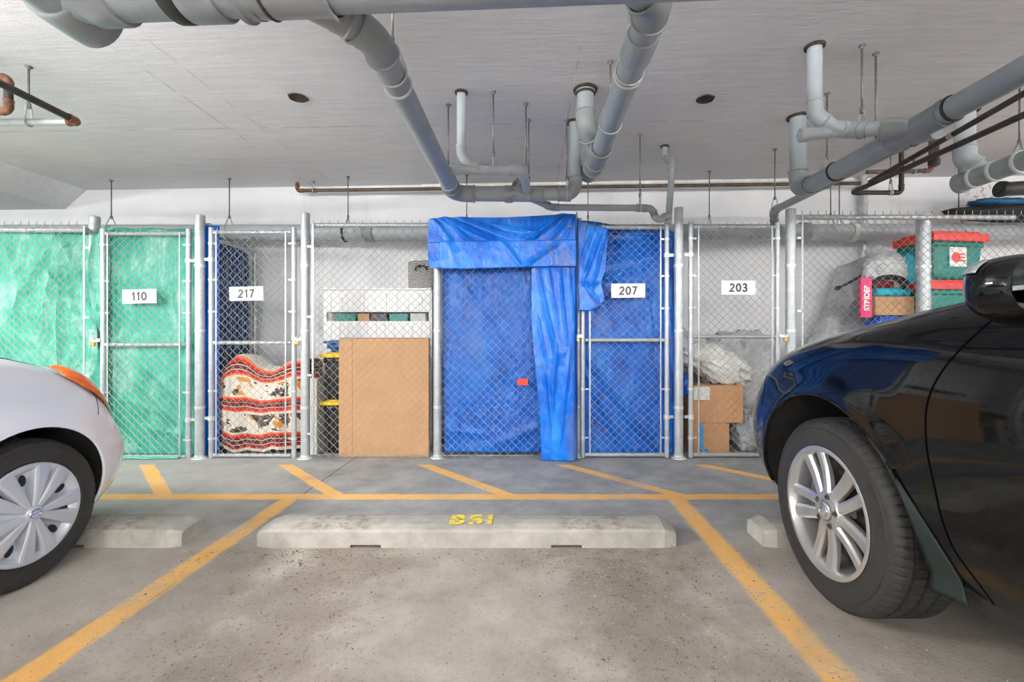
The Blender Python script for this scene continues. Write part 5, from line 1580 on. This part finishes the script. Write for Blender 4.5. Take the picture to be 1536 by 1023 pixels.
def wheel_alloy(root, sgn, cx, cy, R=.358, w=.235, rim=.236, spin=0.0):
    wh = tyre(R, w, rim, root, sgn, cx, cy, lugs=70)
    A = (sgn, 0, 0)
    MB().lathe([(.001, rim + .010), (.004, rim + .002), (.002, rim - .006), (-.010, rim - .013), (-.030, rim - .018), (-.10, rim - .030), (-.20, rim - .02), (-.20, rim + .003)], (0,0,0), A, 72).build('rim', M['alloy'], wh, origin=(0,0,0))
    MB().lathe([(-.115, rim - .03), (-.117, .03)], (0,0,0), A, 48).build('brake_shield', M['brake'], wh, origin=(0,0,0))
    MB().lathe([(-.080, .150), (-.080, .07), (-.100, .07), (-.100, .150), (-.080, .150)], (0,0,0), A, 48).build('brake_disc', M['brake'], wh, origin=(0,0,0))
    cal = MB()
    cal.lathe([(-.055, .17), (-.055, .10), (-.115, .10), (-.115, .17), (-.055, .17)], (0,0,0), A, 12, a0=-.55 + 1.5, a1=.55 + 1.5)
    cal.build('brake_caliper', M['caliper'], wh, origin=(0,0,0))
    sp = MB()
    def fr(th):
        # local frame: r outward, t tangential, axis outward; image-anticlockwise when seen from outside
        rd = Vector((0, -sgn * -math.cos(th) if False else math.cos(th) * (-1 if sgn < 0 else 1), math.sin(th)))
        ax = Vector((sgn, 0, 0)); tg = ax.cross(rd)
        return rd, tg, ax
    for k in range(5):
        th = spin + 2 * PI * k / 5
        for side in (-1, 1):
            secs = []
            for q in range(13):
                u = q / 12
                r = lerp(.052, rim - .010, u)
                off = side * lerp(.020, .047, u ** .8)
                hw = lerp(.021, .031 if side > 0 else .022, u)
                h = lerp(-.012, -.012, u) - .008 * math.sin(u * PI)
                hh = lerp(.030, .022, u)
                rd, tg, ax = fr(th)
                cpt = rd * r + tg * off
                secs.append([cpt + tg * (-hw) + ax * (h - hh), cpt + tg * (-hw) + ax * (h - .008), cpt + tg * (-hw * .55) + ax * h, cpt + tg * (hw * .55) + ax * h, cpt + tg * hw + ax * (h - .008), cpt + tg * hw + ax * (h - hh)])
            ids = [[sp.vert(v) for v in s_] for s_ in secs]
            for a, b in zip(ids, ids[1:]):
                for m in range(6):
                    l = (m + 1) % 6
                    sp.face([a[m], a[l], b[l], b[m]], False)
            sp.face(ids[0]); sp.face(ids[-1])
    sp.build('spokes', M['alloy'], wh, origin=(0,0,0), bevel=.003)
    MB().lathe([(-.055, .070), (-.020, .074), (-.010, .066), (-.008, .040), (-.016, .037), (-.016, .0005)], (0,0,0), A, 40).build('hub', M['alloy'], wh, origin=(0,0,0))
    for k in range(5):
        rd, tg, ax = fr(spin + PI / 5 + 2 * PI * k / 5)
        o = rd * .0545
        MB().lathe([(-.03, .0125), (-.0085, .0125), (-.0085, .010), (-.02, .0095), (-.02, .0005)], o, A, 16).lathe([(-.02, .0085), (-.004, .0080), (-.001, .005), (.0, .0005)], o, A, 6).build('lug_nut', M['brake'], wh, origin=(0,0,0))
    MB().lathe([(-.016, .034), (-.004, .034), (-.001, .030), (.001, .0005)], (0,0,0), A, 32).build('centre_cap', M['alloy'], wh, origin=(0,0,0))
    em = MB()
    for s_ in (-1, 1):
        em.tube([(.0022 * sgn, .004 * s_, .016), (.0028 * sgn, .012 * s_, -.012), (.0025 * sgn, .013 * s_, -.017)], .0022, 6)
    em.tube([(.0028 * sgn, -.007, -.002), (.0028 * sgn, .007, -.002)], .0016, 6)
    em.tube([(.0015 * sgn, .024 * math.cos(a), .024 * math.sin(a)) for a in [2*PI*k/24 for k in range(24)]], .0018, 6, closed=True)
    em.build('emblem', M['chrome'], wh, origin=(0,0,0))
    return wh


def wheel_cover(root, sgn, cx, cy, R=.305, w=.185, rim=.200, spin=0.0):
    wh = tyre(R, w, rim, root, sgn, cx, cy, lugs=62)
    A = (sgn, 0, 0)
    MB().lathe([(-.008, rim + .004), (-.03, rim - .004), (-.16, rim - .02), (-.16, rim)], (0,0,0), A, 64).build('steel_rim', M['black_trim'], wh, origin=(0,0,0))
    # dished cover with ten raised blades
    MB().lathe([(.000, rim + .006), (.006, rim + .002), (.008, rim - .006), (.004, rim - .016), (-.016, rim - .030), (-.022, .10), (-.006, .055), (.004, .038), (.004, .0005)], (0,0,0), A, 80).build('cover_dish', M['hubcap'], wh, origin=(0,0,0))
    def fr(th):
        rd = Vector((0, math.cos(th) * (-1 if sgn < 0 else 1), math.sin(th)))
        ax = Vector((sgn, 0, 0)); return rd, ax.cross(rd), ax
    sp = MB()
    N = 10
    for k in range(N):
        th = spin + 2 * PI * k / N + (.07 if k % 2 else -.07)
        rd, tg, ax = fr(th)
        ids = []
        for q in range(11):
            u = q / 10
            r = lerp(.030, rim - .004, u)
            hw = lerp(.011, .033, u); h = lerp(.014, .008, u) + .004 * math.sin(u * PI)
            cpt = rd * r
            ids.append([sp.vert(v) for v in (cpt - tg * (hw + .004) + ax * (h - .036), cpt - tg * hw + ax * (h - .003), cpt - tg * hw * .6 + ax * h, cpt + tg * hw * .6 + ax * h, cpt + tg * hw + ax * (h - .003), cpt + tg * (hw + .006) + ax * (h - .036))])
        for a, b in zip(ids, ids[1:]):
            for m in range(6):
                l = (m + 1) % 6; sp.face([a[m], a[l], b[l], b[m]], False)
        sp.face(ids[0]); sp.face(ids[-1])
    sp.build('cover_blades', M['hubcap'], wh, origin=(0,0,0), bevel=.002)
    for k in range(N):
        th = spin + 2 * PI * (k + .5) / N
        rd, tg, ax = fr(th)
        o = rd * (rim - .058)
        mb = MB(); n = 20; b = len(mb.v)
        for i in range(n):
            a = 2 * PI * i / n
            for hgt, kk in ((-.0165, 1.0), (-.0155, .8)):
                mb.v.append(tuple(o + rd * (.024 * math.cos(a) * kk) + tg * (.0145 * math.sin(a) * kk) + ax * (hgt + .003)))
        for i in range(n):
            j = (i + 1) % n
            mb.face([b + 2*i, b + 2*j, b + 2*j + 1, b + 2*i + 1])
        mb.face([b + 2*i + 1 for i in range(n)])
        mb.build('vent_hole', M['black_trim'], wh, origin=(0,0,0))
    MB().lathe([(.004, .032), (.017, .032), (.020, .028), (.021, .0005)], (0,0,0), A, 32).build('centre_cap', M['hubcap'], wh, origin=(0,0,0))
    em = MB()
    em.tube([(.022 * sgn, .021 * math.cos(a), .018 * math.sin(a)) for a in [2*PI*k/24 for k in range(24)]], .0025, 6, closed=True)
    em.tube([(.0225 * sgn, -.022, 0), (.0225 * sgn, .022, 0)], .0030, 6)
    em.build('emblem', M['chrome'], wh, origin=(0,0,0))
    return wh


# black car on the right: front axle at y = 1.77
bk = dict(W=1.87, front=.93, rear=3.65, yc=.16, ryc=-3.2, n=3.4, wb=2.65, axle_z=.362, arch_r=.445, flare=.016, flare_w=.07, lip=.008,
          prof=[(0, .070, .15), (.08, .045, .09), (.2, .022, .04), (.35, .010, .0), (.5, .0, .0), (.62, .0, .03), (.74, .012, .07), (.84, .03, .12), (.92, .062, .19), (.97, .105, .26), (1.0, .15, .32)],
          zb=[(-3.6, .34), (-.45, .335), (.5, .30), (.93, .26)],
          zh=[(-3.65, 1.12), (-1.2, 1.14), (-.5, 1.135), (-.35, 1.12), (-.17, 1.09), (.07, 1.05), (.25, 1.015), (.42, .975), (.55, .93), (.65, .885), (.95, .80)],
          crown=.035, cowl=-.55, hood_gap=.42, seam=[(.30, -.62), (.37, -.595), (.46, -.535), (.66, -.49), (.75, -.482), (.85, -.487), (.93, -.515), (1.07, -.605), (1.2, -.66)],
          seam_z=(.345, 1.13), seam_r=.0045, door_len=1.05, bumper=lambda z: .42 + .20 * max(0, z - .62),
          cabin=dict(ys=(-.57, -1.25, -3.0, -3.5), roof=1.63), lip_mat=M['black_paint'])
BC = make_car('car', 'black car with silver five-spoke alloy wheel parked at the right', (2.055, 1.77, 0), bk, M['black_paint'])
wheel_alloy(BC.root, -1, -.915, 0, spin=math.radians(80 - 180))
wheel_alloy(BC.root, 1, .915, 0)
wheel_alloy(BC.root, -1, -.915, -2.65); wheel_alloy(BC.root, 1, .915, -2.65)
for sgn in (1, -1):
    patch(BC, 'headlight', M['lens'], sgn, .36, .78, lambda u: .80 + .02 * u, lambda u: .93 - .06 * abs(u - .5), off=.003)
    # mud flap behind the front wheel
    def flap(u, v):
        z = lerp(.30, .62, v); a = math.asin(max(-1, min(1, (z - .362) / .452)))
        y = -.452 * math.cos(a) - .02 * (1 - v)
        xo = BC.side_x(y, max(z, .37)) + .012
        xi = xo - lerp(.20, .045, v ** 1.2)
        return Vector((sgn * lerp(xo, xi, u), y + .05 * (1 - v) ** 2 * (1 - u) * 0 + .012 * math.sin(u * PI), z))
    MB().grid(10, 24, flap).build('mud_flap', M['mudflap'], BC.root, origin=(0,0,0), solid=.008)
    def flap2(u, v):
        z = lerp(.305, .60, v); a = math.asin(max(-1, min(1, (z - .362) / .452)))
        y = -.452 * math.cos(a) - .02 * (1 - v)
        wd_ = lerp(.085, .004, v)
        yy = y - wd_ * u
        return Vector((sgn * (BC.side_x(yy, max(z, .37)) + .012 - .010 * u), yy, z))
    MB().grid(8, 24, flap2).build('mud_flap_wing', M['mudflap'], BC.root, origin=(0,0,0), solid=.006)
    MB().grid(60, 4, lambda u, v: Vector((sgn * (BC.side_x(lerp(-.62, -2.1, u), .36) - .012 + .016 * math.sin(v * PI) - .03 * (1 - v)), lerp(-.55, -2.15, u), lerp(.285, .365, v)))).build('sill_moulding', M['black_trim'], BC.root, origin=(0,0,0), solid=.006)
    pts = []
    for k in range(30):
        z = lerp(.70, .84, k / 29); y = .42 + .20 * max(0, z - .62)
        pts.append(Vector((sgn * (BC.side_x(y, z) - .001), y, z)))
    MB().tube(pts, .0028, 6).build('bumper_seam', M['seam'], BC.root, origin=(0,0,0))
    # door mirror
    mx, my, mz = .955, -.80, 1.126
    def shell(u, v):
        a = 2 * PI * u; b = PI * (v - .5)
        sp_ = lambda t, e: math.copysign(abs(t) ** e, t)
        x = .145 * sp_(math.cos(b), .75) * sp_(math.cos(a), .7); z = .080 * sp_(math.cos(b), .75) * sp_(math.sin(a), .72); y = .075 * sp_(math.sin(b), .9)
        if y < 0: y = max(-.075, y * 1.25)
        z *= 1 - .12 * (x / .135) * 1; 
        return Vector((sgn * (mx + .02 + x + (-.02 * (y > 0) * y / .075)), my + y, mz + z + .008 * (x / .13)))
    mi = MB().grid(48, 24, shell).build('door_mirror', M['black_paint'], BC.root, origin=(0,0,0))
    def mface(u, v):
        a = 2 * PI * u; sp_ = lambda t, e: math.copysign(abs(t) ** e, t)
        x = .134 * v * sp_(math.cos(a), .62); z = .070 * v * sp_(math.sin(a), .66); z *= 1 - .12 * (x / .135)
        return Vector((sgn * (mx + .02 + x), my - .0765, mz + z + .008 * (x / .13)))
    MB().grid(40, 6, mface).build('mirror_glass', M['mirror'], mi, origin=(0,0,0))
    def sig(u, v):
        b = lerp(.42, -.10, u) ; a = lerp(.30, .80, v)
        q = shell(a / (2 * PI) , .5 + b / PI)
        cen = Vector((sgn * (mx + .02), my, mz)); d = (q - cen).normalized()
        return q + d * .004
    MB().grid(22, 8, sig).build('turn_signal', M['lens'], mi, origin=(0,0,0), solid=.003)
    MB().tube([(sgn * (mx - .02), my + .01, mz - .06), (sgn * .90, my + .005, mz - .085), (sgn * .80, my, mz - .10)], [.032, .03, .04], 12).build('mirror_stalk', M['black_trim'], mi, origin=(0,0,0))

# white car on the left: front axle at y = 1.876
wt = dict(W=1.70, front=.835, rear=3.55, yc=.12, ryc=-3.1, n=2.35, wb=2.60, axle_z=.305, arch_r=.352, flare=.012, flare_w=.06, lip=.006,
          prof=[(0, .06, .12), (.1, .035, .06), (.25, .014, .02), (.4, .004, .0), (.55, .0, .0), (.68, .006, .035), (.78, .022, .075), (.86, .045, .11), (.93, .085, .16), (.97, .12, .2), (1.0, .16, .25)],
          zb=[(-3.5, .22), (-.4, .21), (.4, .21), (.84, .20)],
          zh=[(-3.6, 1.02), (-1.2, 1.0), (-.6, .99), (-.27, .975), (.02, .938), (.12, .912), (.20, .888), (.28, .862), (.38, .812), (.47, .745), (.60, .665), (.85, .62)],
          crown=.055, cowl=-.55, hood_gap=.40, seam=[(.22, -.60), (.5, -.55), (.8, -.56), (1.0, -.62)], seam_z=(.24, .98), seam_r=.004, door_len=1.0,
          bumper=lambda z: .20 + .42 * max(0, z - .40),
          cabin=dict(ys=(-.55, -1.35, -2.7, -3.25), roof=1.48))
WC = make_car('car', 'white car with silver ten-blade wheel cover parked at the left', (-2.895, 1.876, 0), wt, M['white_paint'])
wheel_cover(WC.root, 1, .838, 0, spin=math.radians(80))
wheel_cover(WC.root, -1, -.838, 0); wheel_cover(WC.root, 1, .838, -2.60); wheel_cover(WC.root, -1, -.838, -2.60)
for sgn in (1, -1):
    patch(WC, 'headlight', M['lens'], sgn, .06, .56, lambda u: .965 - .22 * u ** .8, lambda u: 1.0, off=.006, dome=.026)
    patch(WC, 'turn_signal', M['amber'], sgn, .08, .28, lambda u: .955 - .13 * u ** .6, lambda u: 1.0 - .005 * u, off=.012, dome=.030)
    pts = []
    for k in range(40):
        z = lerp(.655, .76, k / 39); y = .20 + .42 * max(0, z - .40) + 0
        pts.append(Vector((sgn * (WC.side_x(y, z) - .0015), y, z)))
    MB().tube(pts, .0028, 6).build('bumper_seam', M['seam'], WC.root, origin=(0,0,0))
    mi = blob(MB(), (sgn * .95, -.92, 1.07), (.10, .06, .07), 28, 18, .03, 2, 1.0, .8, flat=False).build('door_mirror', M['white_paint'], WC.root, origin=(0,0,0))
    MB().tube([(sgn * .93, -.92, 1.03), (sgn * .76, -.90, 1.0)], .025, 10).build('mirror_stalk', M['black_trim'], mi, origin=(0,0,0))

# ------------------------------------------------------------------ camera and view
cam = bpy.data.cameras.new('camera'); co = bpy.data.objects.new('camera', cam); COL.objects.link(co)
co.location = (0, 0, H); co.rotation_euler = (PI / 2, 0, 0)
cam.sensor_width = 36; cam.sensor_fit = 'HORIZONTAL'; cam.lens = F / 1536 * 36
cam.shift_x = -(CX - 768) / 1536; cam.shift_y = (CY - 511.5) / 1536
cam.clip_start = .02
S.camera = co
w = bpy.data.worlds.new('world'); S.world = w; w.use_nodes = True
w.node_tree.nodes['Background'].inputs[0].default_value = (.8, .82, .85, 1); w.node_tree.nodes['Background'].inputs[1].default_value = .3
S.view_settings.view_transform = 'Standard'; S.view_settings.look = 'None'; S.view_settings.gamma = 1
S.view_settings.use_curve_mapping = False
S.view_settings.exposure = -0.02
S.cycles.max_bounces = 8; S.cycles.diffuse_bounces = 5
S.cycles.use_denoising = True
